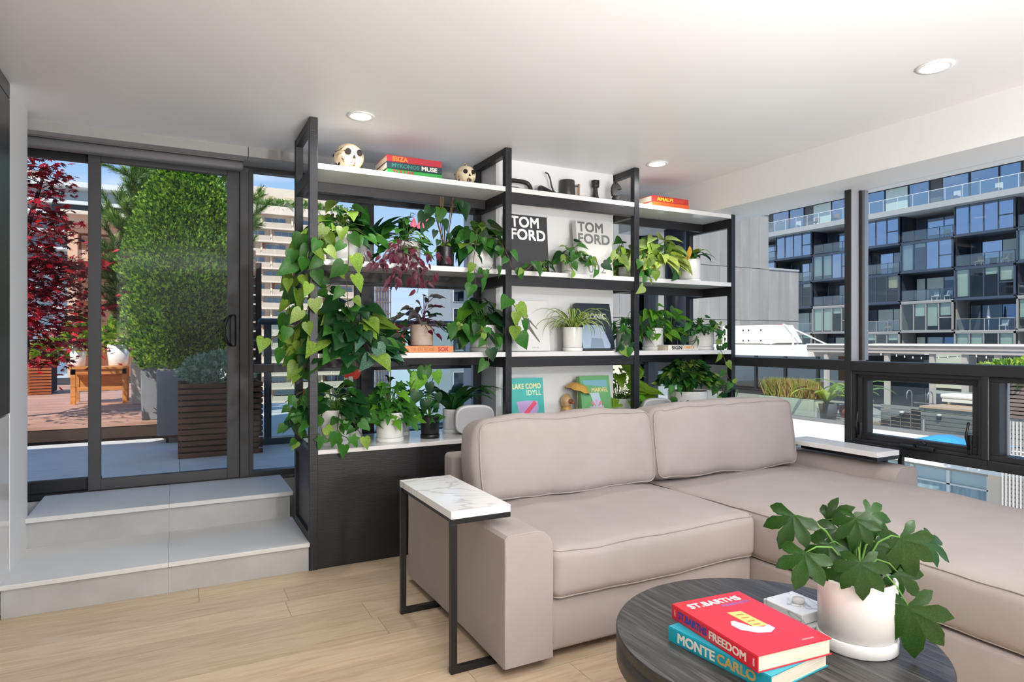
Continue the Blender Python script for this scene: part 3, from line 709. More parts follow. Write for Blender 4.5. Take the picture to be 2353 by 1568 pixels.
cpl = conc('grey tapered concrete planter on a wheeled trolley beside the dark slatted one', c0.x, c0.x+.52, c0.y, c0.y+.46, GZ, .985, CONC, top=.97)
c1_ = at(324, 983, Z=GZ+.06)
conc('taller grey concrete planter behind the wheeled one under the hedge', c1_.x, c1_.x+.6, DY+.12+.0, DY+.62, DZ, 1.02, CONC, False, .97)
q = at(300, 930, Z=DZ); q2 = at(325, 930, Y=q.y)
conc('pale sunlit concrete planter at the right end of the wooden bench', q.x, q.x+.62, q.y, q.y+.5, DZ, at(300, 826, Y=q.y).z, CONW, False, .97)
# ---- clipped conifer hedge, upright oval
HG = [mat('conifer_green', '#4A7A24', .55, trans=.25), mat('conifer_green_light', '#9BBE3C', .55, trans=.4), mat('conifer_green_dark', '#27481C', .6, trans=.2)]
BARK = MATS['bark']
hc = at(432, 784, Y=DY+.05)
hd = thing('conifer_shrub', 'dense upright green conifer filling the sliding glass door', 'tree', (hc.x, hc.y, .95))
MB().tube([(hc.x, hc.y, .9), (hc.x+.02, hc.y, 1.6), (hc.x, hc.y, 2.4)], [.05, .04, .02]).build('trunk', BARK, hd)
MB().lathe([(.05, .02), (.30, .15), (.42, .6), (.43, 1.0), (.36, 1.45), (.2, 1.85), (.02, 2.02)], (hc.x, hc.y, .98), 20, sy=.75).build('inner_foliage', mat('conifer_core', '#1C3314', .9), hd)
rg_ = np.random.default_rng(3); n = 62000
th = rg_.random(n)*2*PI; zz = rg_.random(n)**.85; zt0, zt1 = .98, at(432, 372, Y=hc.y-.2).z
rad = np.sqrt(np.clip(1-((zz-.42)/.60)**2, .0, 1))*.60
rad = rad*np.array([1+.16*noise.noise(Vector((math.cos(a)*2, math.sin(a)*2, b*5)))+.10*noise.noise(Vector((math.cos(a)*6, math.sin(a)*6, b*14))) for a, b in zip(th, zz)])*(.45+.55*rg_.random(n)**.35)
rad = np.maximum(rad, .03)
pos = np.stack([hc.x+rad*np.cos(th), hc.y+rad*np.sin(th)*.8, zt0+(zt1-zt0)*zz], 1)
dr = np.stack([np.cos(th), np.sin(th), np.full(n, .9)], 1)+rnd_dirs(rg_, n)*.7
o = scatter_mesh('foliage', *RHOMB, HG, rg_.choice(3, n, p=[.45, .38, .17]), pos, dr, rnd_dirs(rg_, n)+np.stack([np.cos(th), np.sin(th), 0*th], 1), .031*(.6+.9*rg_.random(n)), hd); o['kind'] = 'stuff'
# ---- pine behind, long branches with needle tufts
pc = at(405, 784, Y=DY+1.3)
pn = thing('pine_tree', 'pine with long needled branches behind the upright conifer', 'tree', (pc.x, pc.y, DZ))
PG = [mat('pine_needle', '#5C8238', .55, trans=.25), mat('pine_needle_light', '#94AE4C', .55, trans=.3), mat('pine_needle_dark', '#33552A', .6, trans=.2)]
MB().tube([(pc.x, pc.y, DZ), (pc.x+.05, pc.y, 1.8), (pc.x-.03, pc.y, 3.4)], [.07, .055, .02]).build('trunk', BARK, pn)
rg_ = np.random.default_rng(8); pos, dr, nr, sc_ = [], [], [], []
targets = [(240, 520), (250, 590), (240, 660), (262, 445), (285, 385), (300, 440), (330, 370), (255, 700), (290, 640), (300, 560), (372, 356), (420, 362), (470, 368), (505, 385), (240, 560), (280, 720), (598, 436), (603, 478), (592, 505), (588, 545), (250, 480), (310, 500), (320, 600), (238, 615), (275, 500), (285, 600), (265, 640), (300, 700), (515, 410), (345, 390)]
for k, (u, v) in enumerate(targets):
    tip = at(u, v, Y=pc.y+rg_.uniform(-.5, .5)); base = Vector((pc.x, pc.y, max(DZ+.6, tip.z-.75-abs(tip.x-pc.x)*.35)))
    mid = base.lerp(tip, .5)+Vector((0, 0, -.10)); pts = [base.lerp(mid, a/6) if a <= 6 else mid.lerp(tip, (a-6)/8) for a in range(15)]
    MB().tube(pts, [.018*(1-a/18) for a in range(15)], 5).build('branch', BARK, pn)
    tips = [(mid, tip, 1)]
    for j in range(13):
        s_ = mid.lerp(tip, rg_.uniform(.0, .9)); e_ = s_+Vector((rg_.uniform(-.24, .24), rg_.uniform(-.2, .2), rg_.uniform(.05, .32))); tips.append((s_, e_, .8))
    for a, b, w in tips:
        m_ = int(210*w*(b-a).length/.35)+60; L = (b-a)
        for i in range(m_):
            f = rg_.random(); p = a+L*f; ax = L.normalized(); q_ = Vector(rg_.normal(size=3)); q_ = (q_-ax*q_.dot(ax)).normalized()
            pos.append(p); dr.append(ax*.9+q_*.75); nr.append(q_); sc_.append(.085*(.7+.5*rg_.random()))
tvn = [(-.035, 0, 0), (.035, 0, 0), (.02, 1, 0), (-.02, 1, 0)]
o = scatter_mesh('foliage', tvn, [(0, 1, 2, 3)], PG, rg_.choice(3, len(pos), p=[.45, .35, .2]), pos, dr, nr, sc_, pn); o['kind'] = 'stuff'
# ---- red maple
sp0 = at(62, 909, Z=DZ); sp1 = at(118, 905, Y=sp0.y)
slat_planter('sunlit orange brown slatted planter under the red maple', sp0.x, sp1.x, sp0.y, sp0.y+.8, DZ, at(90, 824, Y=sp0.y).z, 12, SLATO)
mc = at(30, 784, Y=8.6)
mp_ = thing('red_maple', 'red leaved maple tree seen through the left glass pane', 'tree', (mc.x, mc.y, DZ))
MR = [mat('maple_red', '#B5152B', .5, trans=.35, objvar=.25), mat('maple_dark_red', '#5E1420', .55, trans=.25, objvar=.2), mat('maple_bright_red', '#E0304A', .5, trans=.4, objvar=.15)]
MB().tube([(mc.x, mc.y, DZ), (mc.x+.1, mc.y, 1.2), (mc.x+.05, mc.y, 2.2), (mc.x+.3, mc.y, 3.2)], [.06, .05, .035, .012]).build('trunk', mat('dark_bark', '#2E1E1E', .9), mp_)
rg_ = np.random.default_rng(12); L_pos, L_d, L_n, L_s = [], [], [], []
layers = [(70, 132, 372), (64, 110, 345), (66, 160, 408), (70, 165, 440), (66, 150, 470), (66, 150, 500), (70, 172, 520), (66, 165, 550), (70, 150, 580), (64, 175, 600), (75, 192, 590), (66, 200, 615), (70, 290, 600), (66, 170, 640), (64, 190, 655), (90, 285, 625), (66, 190, 680), (64, 200, 705), (66, 200, 730), (70, 262, 700), (66, 195, 755), (66, 200, 775), (70, 196, 800), (66, 150, 825), (66, 110, 560), (66, 120, 700), (68, 120, 660), (66, 120, 745), (66, 110, 620)]
for k, (ua, ub, v) in enumerate(layers):
    yy = mc.y+rg_.uniform(-.7, .6); a = at(ua-40, v+10, Y=yy); b = at(ub, v+rg_.uniform(-2, 16), Y=yy-.1)
    pts = [a.lerp(b, i/8)+Vector((0, 0, .04*math.sin(i))) for i in range(9)]
    MB().tube([(mc.x+.05, mc.y, max(DZ+.5, a.z-.5))]+pts, [.012]*2+[.007*(1-i/10) for i in range(8)], 5).build('branch', MATS['dark_bark'], mp_)
    m_ = int(150*(b-a).length)+16
    for i in range(m_):
        f = rg_.random()**.8; p = a.lerp(b, min(1, f))+Vector((rg_.normal()*.05, rg_.normal()*.15, rg_.normal()*.035))
        L_pos.append(p); L_d.append(Vector((rg_.normal()*.8+.5, rg_.normal()*.8, -.15+rg_.normal()*.3))); L_n.append(Vector((rg_.normal()*.35, rg_.normal()*.35-.25, 1))); L_s.append(.062*(.65+.6*rg_.random()))
sv, sf_ = star(7)
smesh = []
for m in MR:
    t0 = MB().add(sv, sf_).build('leaf', m, mp_); smesh.append(t0.data); bpy.data.objects.remove(t0)
order = np.argsort([(p-Vector((0, 0, HC))).length for p in L_pos]); near = set(order[:290].tolist())
minv = ident(mp_).inverted()
for i in near:
    Mx = minv @ Matrix.Translation(L_pos[i]) @ rotm(L_d[i], L_n[i]) @ Matrix.Scale(L_s[i]*1.1, 4); inst('leaf', smesh[int(rg_.choice(3, p=[.42, .38, .20]))], mp_, Mx)
rest = [i for i in range(len(L_pos)) if i not in near]
o = scatter_mesh('foliage', sv, sf_, MR, rg_.choice(3, len(rest), p=[.40, .42, .18]), [L_pos[i] for i in rest], [L_d[i] for i in rest], [L_n[i] for i in rest], [L_s[i] for i in rest], mp_); o['kind'] = 'stuff'
LG = [mat('garden_green', '#5E8C2A', .5, trans=.35), mat('garden_green_yellow', '#A3B73B', .5, trans=.35)]
sh = thing('low_shrub', 'bright green low shrub in the sunlit slatted planter', 'shrub', (sp0.x+.3, sp0.y+.4, 1.0))
MB().tube([(sp0.x+.35, sp0.y+.4, .98), (sp0.x+.35, sp0.y+.4, 1.1)], .01).build('stem', BARK, sh)
o = shrub('foliage', '', (sp0.x+.35, sp0.y+.35, 1.12), (.42, .3, .14), 700, .09, LG, 9, parent=sh); o['kind'] = 'stuff'
# ---- wooden bench with two white tubs
BW = ramp_mat('orange_teak', 'noise', [(.3, '#B8713A'), (.7, '#D9985A')], 3, (1, 1, 10), .55, .3, 4, 0, .08, .3, True)
b0 = at(155, 931, Z=DZ); b1 = at(297, 924, Y=b0.y); bz = at(225, 843, Y=b0.y).z; bx0, bx1, by = b0.x, b1.x, b0.y
bn = thing('wooden_console', 'orange teak console bench carrying two white tubs on the deck', 'bench', ((bx0+bx1)/2, by+.2, DZ))
for k in range(4): MB().box(bx0, bx1, by-.02+.11*k, by+.085+.11*k, bz-.03, bz).build('top_board', BW, bn)
for xx in (bx0+.03, bx1-.08):
    for yy in (by, by+.36): MB().box(xx, xx+.055, yy, yy+.055, DZ, bz-.03).build('leg', BW, bn)
MB().box(bx0+.03, bx1-.03, by, by+.03, bz-.10, bz-.03).build('apron', BW, bn)
MB().box(bx0+.085, bx1-.085, by+.01, by+.05, DZ+.17, DZ+.22).build('stretcher', BW, bn)
MB().box(bx0+.085, bx1-.085, by+.37, by+.40, DZ+.2, bz-.03).build('back_board', BW, bn)
for (ua, ub, lb, hs) in ((158, 201, 'white tub on the left end of the wooden bench', 0), (243, 300, 'white tub with a leafy plant on the right end of the bench', 1)):
    a, b = at(ua, 842, Y=by+.2), at(ub, 842, Y=by+.2); r = (b.x-a.x)/2*.97; cx = (a.x+b.x)/2; h = at(ua, 792, Y=by+.2).z-bz
    t = thing('white_tub', lb, 'plant pot', (cx, by+.2, bz))
    MB().lathe([(r*.74, 0), (r*.8, .01), (r, h), (r*.93, h), (r*.9, h-.04)], (cx, by+.2, bz)).build('tub', POTW, t)
    o = shrub('foliage', '', (cx, by+.2, bz+h+.12), (r*1.1, r, .20), 260, .10, LG, 20+hs, parent=t); o['kind'] = 'stuff'
# ---- dark fence and low wall at the back of the deck
fn_ = thing('slatted_fence', 'dark brown slatted fence at the back of the wooden deck', 'fence', (-7, 14.6, DZ))
for k in range(7): MB().box(-16, -2.2, 14.6, 14.63, DZ+.05+.10*k, DZ+.13+.10*k).build('slat', SLATD, fn_)
for k in range(8): MB().box(-16+1.97*k, -15.92+1.97*k, 14.63, 14.70, DZ, DZ+.8).build('post', SLATD, fn_)
# ---- slatted screen and glass balustrade beyond the planter
s0 = at(588, 605, Y=7.0); sc = thing('slatted_screen', 'tall brown slatted timber screen beside the beige tower view', 'screen', (s0.x, 7.0, GZ))
sx0 = at(572, 700, Y=7.2).x-.12; sx1 = at(601, 700, Y=7.0).x
for k in range(20):
    MB().box(sx0, sx1-.05, 7.05, 7.075, GZ+.05+.093*k, GZ+.05+.093*k+.075).build('slat', ramp_mat('weathered_slat', 'noise', [(.3, '#5A4038'), (.7, '#8F7468')], 4, (1, 1, 10), .7) if 'weathered_slat' not in MATS else MATS['weathered_slat'], sc)
MB().box(sx1-.05, sx1, 7.0, 7.06, GZ, at(595, 604, Y=7.0).z).build('post', mat('dark_post', '#33251F', .7), sc)
MB().box(sx0, sx0+.05, 7.0, 7.06, GZ, at(595, 604, Y=7.0).z).build('post', MATS['dark_post'], sc)
gb = thing('glass_balustrade', 'glass balustrade with dark rounded rail beyond the tall side window', 'railing', (.8, 6.2, GZ))
BLUEG = mat('blue_grey_metal', '#33424D', .4)
for yy, xx in ((6.4, .80), (5.3, .80)):
    pass
gz1 = at(625, 732, Y=6.4).z
MB().box(.74, .80, 6.38, 6.44, GZ, gz1-.03).build('post', BLUEG, gb)
MB().box(2.9, 2.96, 6.38, 6.44, GZ, gz1-.03).build('post', BLUEG, gb)
MB().rbox(.68, 3.0, 6.36, 6.46, gz1-.06, gz1, .03).build('hand_rail', BLUEG, gb)
MB().box(.80, 2.9, 6.40, 6.412, GZ+.06, gz1-.06).build('glass_panel', glass_mat('pale_glass', (.86, .93, .92, 1), 1.4, .04, .5), gb)
MB().box(.5, 3.0, 6.34, 6.48, GZ-.01, GZ+.06).build('base_channel', BLUEG, gb)
PALE = mat('pale_roofing', '#C9C7C4', .8, var=.3, vscale=1, color2='#B8B6B4')
struct('neighbouring_roof', PALE, MB().box(.41, 3.0, 7.31, 11, -.9, GZ-.04)).name = 'lower_roof'

# ================================================================ BUILDINGS TO THE LEFT AND BEHIND
BEIGE = mat('beige_concrete', '#E6D3BF', .85, var=.3, vscale=.15, color2='#D9C4AE')
BEIGEW = mat('pale_beige_concrete', '#E2D0BC', .85); TERRA = mat('terracotta_panel', '#B97A5E', .85)
PANEB = glass_mat('far_window_pane', (.35, .40, .45, 1), 1.45, .2, .7, (.7, .75, .82, 1)); DARKIN = mat('dark_interior', '#30363E', .8)
BALU = mat('pale_balustrade', '#CBB9A3', .7)
tw = thing('apartment_tower', 'beige apartment tower with stacked balconies seen beside the shelves', 'building', (23, 150, -45))
TY = 140.0
def tx(u): return at(u, 784, Y=TY).x
tX0, tX1 = tx(525), tx(823); FH = 2.75; Z0 = at(640, 524, Y=TY).z
MB().box(tX0, tX1, TY+1.7, TY+18, -45, Z0+FH).build('wall', BEIGE, tw)
MB().box(tX0, tX1, TY, TY+18, Z0+FH, Z0+FH+1.7).build('parapet', BEIGEW, tw)
MB().box(tX0, tx(779), TY+2.5, TY+16, Z0+FH+1.7, at(640, 427, Y=TY).z).build('penthouse', BEIGEW, tw)
for a, b in ((590, 634), (658, 690), (700, 740)): MB().box(tx(a), tx(b), TY+2.3, TY+2.5, Z0+FH+4.2, at(640, 440, Y=TY).z-1.5).build('plaster_panel', mat('ochre_render', '#D8C59F', .9), tw)
bays = [tX0+6.05*k for k in range(int((tX1-tX0)/6.05)+1)]
wmesh = pmesh = None
for r in range(21):
    z = Z0-FH*r+ (0)
    MB().box(tX0, tX1, TY-.15, TY+1.8, z-.32, z).build('floor_slab', BEIGEW, tw)
    off = 0 if r % 2 == 0 else 1.9
    for k, bx_ in enumerate(bays):
        x0 = bx_+off; x1 = min(x0+6.05, tX1)
        if x1-x0 < 2: continue
        if r < 16 or k > 1:
            MB().add([(x0, TY, z), (x0, TY+1.7, z), (x0, TY+1.7, z+FH-.32), (x0, TY+.9, z+FH-.32), (x0+.35, TY, z), (x0+.35, TY+1.7, z), (x0+.35, TY+1.7, z+FH-.32), (x0+.35, TY+.9, z+FH-.32)], [(0, 1, 2, 3), (7, 6, 5, 4), (0, 3, 7, 4), (3, 2, 6, 7)]).build('fin', BEIGEW, tw)
        MB().box(x0+.4, x1-.02, TY, TY+.10, z, z+1.05).build('balustrade', BALU, tw)
        if (r+k) % 3 == 0 or k >= 4: MB().box(x0+.4, x0+1.9, TY+1.6, TY+1.7, z, z+FH-.32).build('panel', TERRA, tw)
        f = MB(); a, b = x0+1.0+(1.0 if k >= 4 else 0), x1-1.0
        if b-a > 1:
            for g in range(4): xx = a+(b-a)*g/3; f.box(xx-.05, xx+.05, TY+1.5, TY+1.62, z+.1, z+2.2)
            f.box(a, b, TY+1.5, TY+1.62, z+2.15, z+2.28)
            w = f.build('window', BALU, tw)
            MB().box(a, b, TY+1.56, TY+1.6, z+.05, z+2.15).build('pane', PANEB, w)
    # plants on the roof garden
rgp = shrub('foliage', '', ((tX0+tX1)/2, TY+1.0, Z0+FH+1.9), ((tX1-tX0)/2, .6, .9), 1500, .9, [LG[0], mat('dry_green', '#9FA67A', .8)], 33, parent=tw, shell=.1); rgp['kind'] = 'stuff'
# scaffolded tower
sx_ = at(858, 784, Y=120).x; sx2_ = at(898, 784, Y=120).x
sc2 = thing('scaffolded_building', 'glazed tower wrapped in brown scaffolding right of the grey mullion', 'building', ((sx_+sx2_)/2, 120, -40))
MB().box(sx_, sx2_, 121, 130, -40, at(870, 648, Y=120).z).build('wall', mat('pale_blue_glazing', '#A9B7C2', .3, var=.6, vscale=1.5, color2='#6E7F8E'), sc2)
zt_ = at(870, 640, Y=120).z
for k in range(7): xx = sx_+(sx2_-sx_)*k/6; MB().box(xx-.09, xx+.09, 120, 120.2, -40, zt_).build('pole', mat('scaffold_brown', '#7B5F55', .7), sc2)
for k in range(18): MB().box(sx_, sx2_, 119.9, 120.1, zt_-2.2*k-.14, zt_-2.2*k).build('ledger', MATS['scaffold_brown'], sc2)
# far glazed block left of the pier
fx0, fx1 = at(1037, 784, Y=90).x, at(1100, 784, Y=90).x
fb = thing('glazed_office_block', 'grey glazed block at the right edge of the shelf window', 'building', ((fx0+fx1)/2, 90, -30))
MB().box(fx0, fx1+10, 90.3, 100, -30, at(1060, 652, Y=90).z).build('wall', mat('grey_cladding', '#8D9296', .6), fb)
for r in range(9):
    for k in range(3):
        z = at(1060, 662, Y=90).z-3.2*r; xx = fx0+.5+4.2*k
        w = MB().box(xx-.1, xx+3.1, 90.2, 90.3, z-2.1, z+.1).build('window', mat('window_trim_pale', '#C8C9C8', .6), fb); MB().box(xx, xx+3, 90.1, 90.2, z-2, z).build('pane', PANEB, w)
# terracotta coloured building
oy = 24.0
def ox(u): return at(u, 784, Y=oy).x
def oz(v, u=220): return at(u, v, Y=oy).z
TER = mat('terracotta_render', '#CF9470', .85, var=.3, vscale=.4, color2='#C08361'); TERL = mat('terracotta_cornice', '#E0B092', .85)
ob = thing('terracotta_building', 'terracotta coloured building with cornice and pilasters beyond the deck', 'building', (ox(230), oy, -20))
MB().box(ox(150), ox(345), oy+.5, oy+8, -20, oz(505)).build('wall', TER, ob)
MB().box(ox(142), ox(350), oy-.1, oy+8, oz(515), oz(498)).build('cornice', TERL, ob)
MB().box(ox(142), ox(350), oy-.3, oy+8, oz(498), oz(490)).build('cap', BEIGEW, ob)
MB().box(ox(148), ox(350), oy+.2, oy+8, oz(535), oz(515)).build('frieze', TERL, ob)
for a, b in ((155, 178), (210, 226), (262, 280), (320, 340)): MB().box(ox(a), ox(b), oy, oy+.6, -20, oz(535)).build('pilaster', TERL, ob)
MB().box(ox(178), ox(320), oy+.1, oy+.6, oz(600), oz(575)).build('band', TERL, ob)
for a, b in ((184, 206), (230, 258), (285, 315)):
    for v0, v1 in ((572, 540), (690, 615), (790, 710)):
        w = MB().box(ox(a), ox(b), oy+.35, oy+.5, oz(v0), oz(v1)).build('window', BEIGEW, ob); MB().box(ox(a+2), ox(b-2), oy+.3, oy+.36, oz(v0-4), oz(v1+4)).build('pane', mat('ochre_blind', '#B48A67', .6), w)
# modern pale block with roof terrace behind it
my = 60.0
def mx_(u): return at(u, 784, Y=my).x
def mz(v, u=150): return at(u, v, Y=my).z
mb_ = thing('modern_terrace_block', 'pale modern block with glazed floors and roof pergola behind the maple', 'building', (mx_(150), my, -30))
MB().box(mx_(20), mx_(360), my+1.5, my+15, -30, mz(420)).build('wall', mat('pale_blue_wall', '#B9C4CE', .6), mb_)
for v0, v1 in ((430, 418), (470, 462), (495, 488), (535, 530), (575, 570), (620, 615), (665, 660), (710, 705), (760, 755)):
    MB().box(mx_(15), mx_(365), my-.5, my+1.6, mz(v0), mz(v1)).build('floor_slab', mat('pale_slab', '#DAD7D2', .7), mb_)
MB().box(mx_(10), mx_(90), my, my+10, mz(430), mz(400)).build('stair_house', BEIGEW, mb_)
MB().box(mx_(120), mx_(350), my-.2, my, mz(487), mz(472)).build('dark_band', DARKIN, mb_)
for k in range(18):
    a = 25+19*k
    for v0, v1 in ((530, 498), (570, 538), (613, 578)):
        w = MB().box(mx_(a), mx_(a+17), my+1.35, my+1.5, mz(v0), mz(v1)).build('window', BALU, mb_); MB().box(mx_(a+1), mx_(a+16), my+1.3, my+1.36, mz(v0-2), mz(v1+2)).build('pane', PANEB, w)
pg = thing('roof_pergola', 'thin dark pergola on the roof of the pale modern block', 'pergola', (mx_(140), my+4, mz(430)))
for a in (115, 170, 232, 290):
    MB().box(mx_(a), mx_(a+3), my+4, my+4.3, mz(430), mz(405)).build('post', BLUEG, pg)
for k in range(6): MB().box(mx_(112), mx_(294), my+3.5+.8*k, my+3.7+.8*k, mz(407), mz(402)).build('rafter', BLUEG, pg)
# ================================================================ VIEW THROUGH THE RIGHT WINDOWS
# ---- grey board-marked building (faces us, Y = 25)
gy = 25.0
def gx(u): return at(u, 784, Y=gy).x
def gz(v, u): return at(u, v, Y=gy).z
GP = ramp_mat('grey_cladding_panel', 'noise', [(.25, '#8E8A86'), (.6, '#9E9A96'), (.85, '#B4B0AA')], 1.2, (1, 1, .25), .85, .6, 6, .05, .035, .2, True)
gb2 = thing('grey_clad_building', 'windowless grey panel clad building with stepped roof beyond the corner window', 'building', (24, 27, -12))
xL, xM, xR2 = gx(1395), gx(1766), gx(1835)
zT, zS, zJ1, zJ2 = gz(493, 1750), gz(622, 1800), gz(620, 1766), gz(738, 1766)
MB().box(xL, xM-.02, gy+.06, gy+9, -14, zT-.02).box(xM-.05, xR2-.02, gy+.06, gy+9, -14, zS-.02).build('wall', mat('panel_joint_grey', '#77777A', .9), gb2)
pw = (xM-xL)/15
for i in range(15):
    a, b = xL+pw*i, xL+pw*(i+1)
    for z0_, z1_ in ((zJ1+.03, zT), (zJ2+.03, zJ1), (zJ2-3.9, zJ2), (-14, zJ2-3.93)):
        MB().box(a+.006, b-.006, gy, gy+.06, z0_, z1_).build('cladding_panel', GP, gb2)
pw = (xR2-xM)/3
for i in range(3):
    a, b = xM+pw*i, xM+pw*(i+1)
    for z0_, z1_ in ((zJ2+.03, zS), (zJ2-3.9, zJ2), (-14, zJ2-3.93)): MB().box(a+.006, b-.006, gy, gy+.06, z0_, z1_).build('cladding_panel', GP, gb2)
MB().box(xL, xM, gy-.05, gy+9, zT, zT+.12).build('roof_cap', mat('roof_cap_grey', '#A8A8A8', .7), gb2)
MB().box(xM, xR2, gy-.05, gy+9, zS, zS+.10).build('roof_cap', MATS['roof_cap_grey'], gb2)
# bluish glass block to its left
ax0, ax1 = at(1405, 784, Y=32).x, at(1500, 784, Y=32).x
t = thing('blue_glass_block', 'small bluish block seen right of the white pier', 'building', (ax0, 32, -5))
MB().box(ax0-6, ax1, 35.0, 40, -5, 14).build('wall', mat('blue_grey_facade', '#98A2B4', .4), t)
# ---- large dark apartment building, facade in the plane X = 66
FX = 66.0; FLH = 3.0; FZ0 = 2.25
NAVY = mat('navy_facade', '#262C38', .6); NAVYF = mat('dark_blue_frame', '#3C4655', .5); GREYF = mat('grey_brown_frame', '#8E8A86', .6); SLABG = mat('grey_slab', '#A3A3A1', .7)
BLIND = mat('pale_green_blind', '#E3EBDD', .7); CREAM = mat('cream_curtain', '#D8CFAE', .8); ROOMD = mat('dim_room', '#4A4846', .9)
FGL = glass_mat('facade_glass', (.84, .89, .90, 1), 1.45, .10, .75, (.8, .9, 1, 1)); FGLL = glass_mat('clear_facade_glass', (.86, .90, .88, 1), 1.4, .04, .5, (.9, .95, 1, 1)); FGLB = glass_mat('sky_mirroring_glass', (.45, .55, .66, 1), 1.45, .45, .9, (.62, .78, 1, 1))
RAILG = glass_mat('balcony_glass', (.70, .78, .80, 1), 1.4, .10, .5)
ab = thing('dark_apartment_building', 'long dark apartment building of staggered glass bays and balconies across the way', 'building', (FX+5, 40, -30))
MB().box(FX+2.2, FX+14, 8, 62, -30, FZ0+4*FLH-.2).build('wall', NAVY, ab)
cols = [29.7+5.12*k for k in range(-2, 6)]
rr = random.Random(11)
def yzbox(mb, x0, x1, ya, yb, za, zb): return mb.box(x0, x1, ya, yb, za, zb)
npane = 0
for li in range(-4, 4):
    zb = FZ0+FLH*li; fr = NAVYF if li >= 1 else GREYF
    for ci, ya in enumerate(cols):
        yb = ya+5.12; glazed_ = ((ci+li) % 2 == 1)
        # division walls and slabs
        MB().box(FX+.0, FX+2.2, yb-.12, yb, zb, zb+FLH).build('party_wall', NAVY if li > 0 else GREYF, ab)
        if glazed_:
            f = MB()
            f.box(FX-.5, FX+2.2, ya, yb-.1, zb-.15, zb+.10); f.box(FX-.5, FX+2.2, ya, yb-.1, zb+FLH-.28, zb+FLH-.1)
            f.box(FX-.5, FX-.3, ya, ya+.12, zb, zb+FLH-.1); f.box(FX-.5, FX-.3, yb-.22, yb-.1, zb, zb+FLH-.1)
            for g in (1, 2, 3): yy = ya+.12+(4.78)*g/4; f.box(FX-.46, FX-.34, yy-.05, yy+.05, zb+.1, zb+FLH-.28)
            f.box(FX-.46, FX-.34, ya+.12+4.78*.0, ya+.12+4.78/4, zb+1.25, zb+1.35)
            w = f.build('window', fr, ab)
            MB().box(FX+2.0, FX+2.15, ya, yb-.15, zb, zb+FLH-.2).build('room_wall', ROOMD if li > 0 else mat('warm_room_wall', '#8C867A', .9), ab)
            for g in range(4):
                y0_, y1_ = ya+.17+4.78*g/4, ya+.07+4.78*(g+1)/4
                MB().box(FX-.42, FX-.40, y0_, y1_, zb+.1, zb+FLH-.28).build('pane', FGLB if (li >= 3 or (li == 2 and g < 2)) else (FGL if li == 2 else FGLL), w)
                h_ = rr.choice([0, .35, .6, 1.2, 1.6, 2.2, 2.5]) if li < 3 else rr.choice([0, 0, .3])
                if h_: MB().box(FX-.25, FX-.22, y0_+.02, y1_-.02, zb+FLH-.3-h_, zb+FLH-.3).build('blind', CREAM if (ci == 4 and li == 1) else BLIND, ab)
        else:
            MB().box(FX-.35, FX+2.2, ya, yb-.1, zb-.15, zb+.02).build('balcony_floor', SLABG if li < 2 else NAVYF, ab)
            d_ = MB()
            for y0_, y1_, m_ in ((ya+.5, ya+2.1, 0), (ya+2.2, ya+3.8, 0), (ya+4.0, ya+4.8, 0)):
                d_.box(FX+2.08, FX+2.18, y0_-.06, y1_+.06, zb+.05, zb+2.45)
            w = d_.build('window', NAVYF, ab)
            for y0_, y1_ in ((ya+.5, ya+2.1), (ya+2.2, ya+3.8), (ya+4.0, ya+4.8)):
                MB().box(FX+2.03, FX+2.07, y0_, y1_, zb+.1, zb+2.4).build('pane', rr.choice([FGLB, BLIND, FGL]) if li < 3 else FGLB, w)
            rl = MB()
            for g in range(5): yy = ya+.08+4.85*g/4; rl.box(FX-.32, FX-.28, yy-.025, yy+.025, zb, zb+1.1)
            rl.box(FX-.32, FX-.28, ya+.05, yb-.12, zb+1.07, zb+1.12)
            r_ = rl.build('railing', fr if li < 2 else NAVYF, ab)
            for g in range(4): y0_, y1_ = ya+.12+4.85*g/4, ya+.04+4.85*(g+1)/4; MB().box(FX-.305, FX-.295, y0_, y1_, zb+.08, zb+1.06).build('glass_panel', RAILG, r_)
# top slab, terrace rail and set-back penthouse
zt = FZ0+4*FLH
MB().box(FX-1.6, FX+14, 8, 62, zt-.25, zt+.30).build('roof_slab', SLABG, ab)
rl = MB(); ys_ = [8+1.5*k for k in range(36)]
for yy in ys_: rl.box(FX-1.45, FX-1.41, yy-.02, yy+.02, zt+.3, zt+1.5)
rl.box(FX-1.46, FX-1.40, 8, 61, zt+1.48, zt+1.54); r_ = rl.build('railing', mat('pale_rail', '#C5CACC', .5), ab)
for k in range(35): MB().box(FX-1.43, FX-1.42, ys_[k]+.03, ys_[k+1]-.03, zt+.36, zt+1.46).build('glass_panel', glass_mat('pale_balcony_glass', (.80, .86, .87, 1), 1.4, .15, .5) if 'pale_balcony_glass' not in MATS else MATS['pale_balcony_glass'], r_)
MB().box(FX+2.2, FX+12, 8, 62, zt+.3, zt+4.2).build('penthouse_wall', mat('grey_brown_wall', '#6E6A67', .8), ab)
MB().box(FX+.9, FX+12, 8, 62, zt+3.6, zt+4.3).build('penthouse_eave', MATS['grey_brown_wall'], ab)
y = 9.0
while y < 60:
    w_ = rr.choice([1.9, 2.3, 1.6]); w = MB().box(FX+2.08, FX+2.2, y-.08, y+w_+.08, zt+.35, zt+3.35).build('window', NAVYF, ab)
    MB().box(FX+2.02, FX+2.08, y, y+w_, zt+.42, zt+3.28).build('pane', rr.choice([FGLB, FGLB, BLIND, FGLB]), w); y += w_+rr.choice([.2, .25, 1.4])
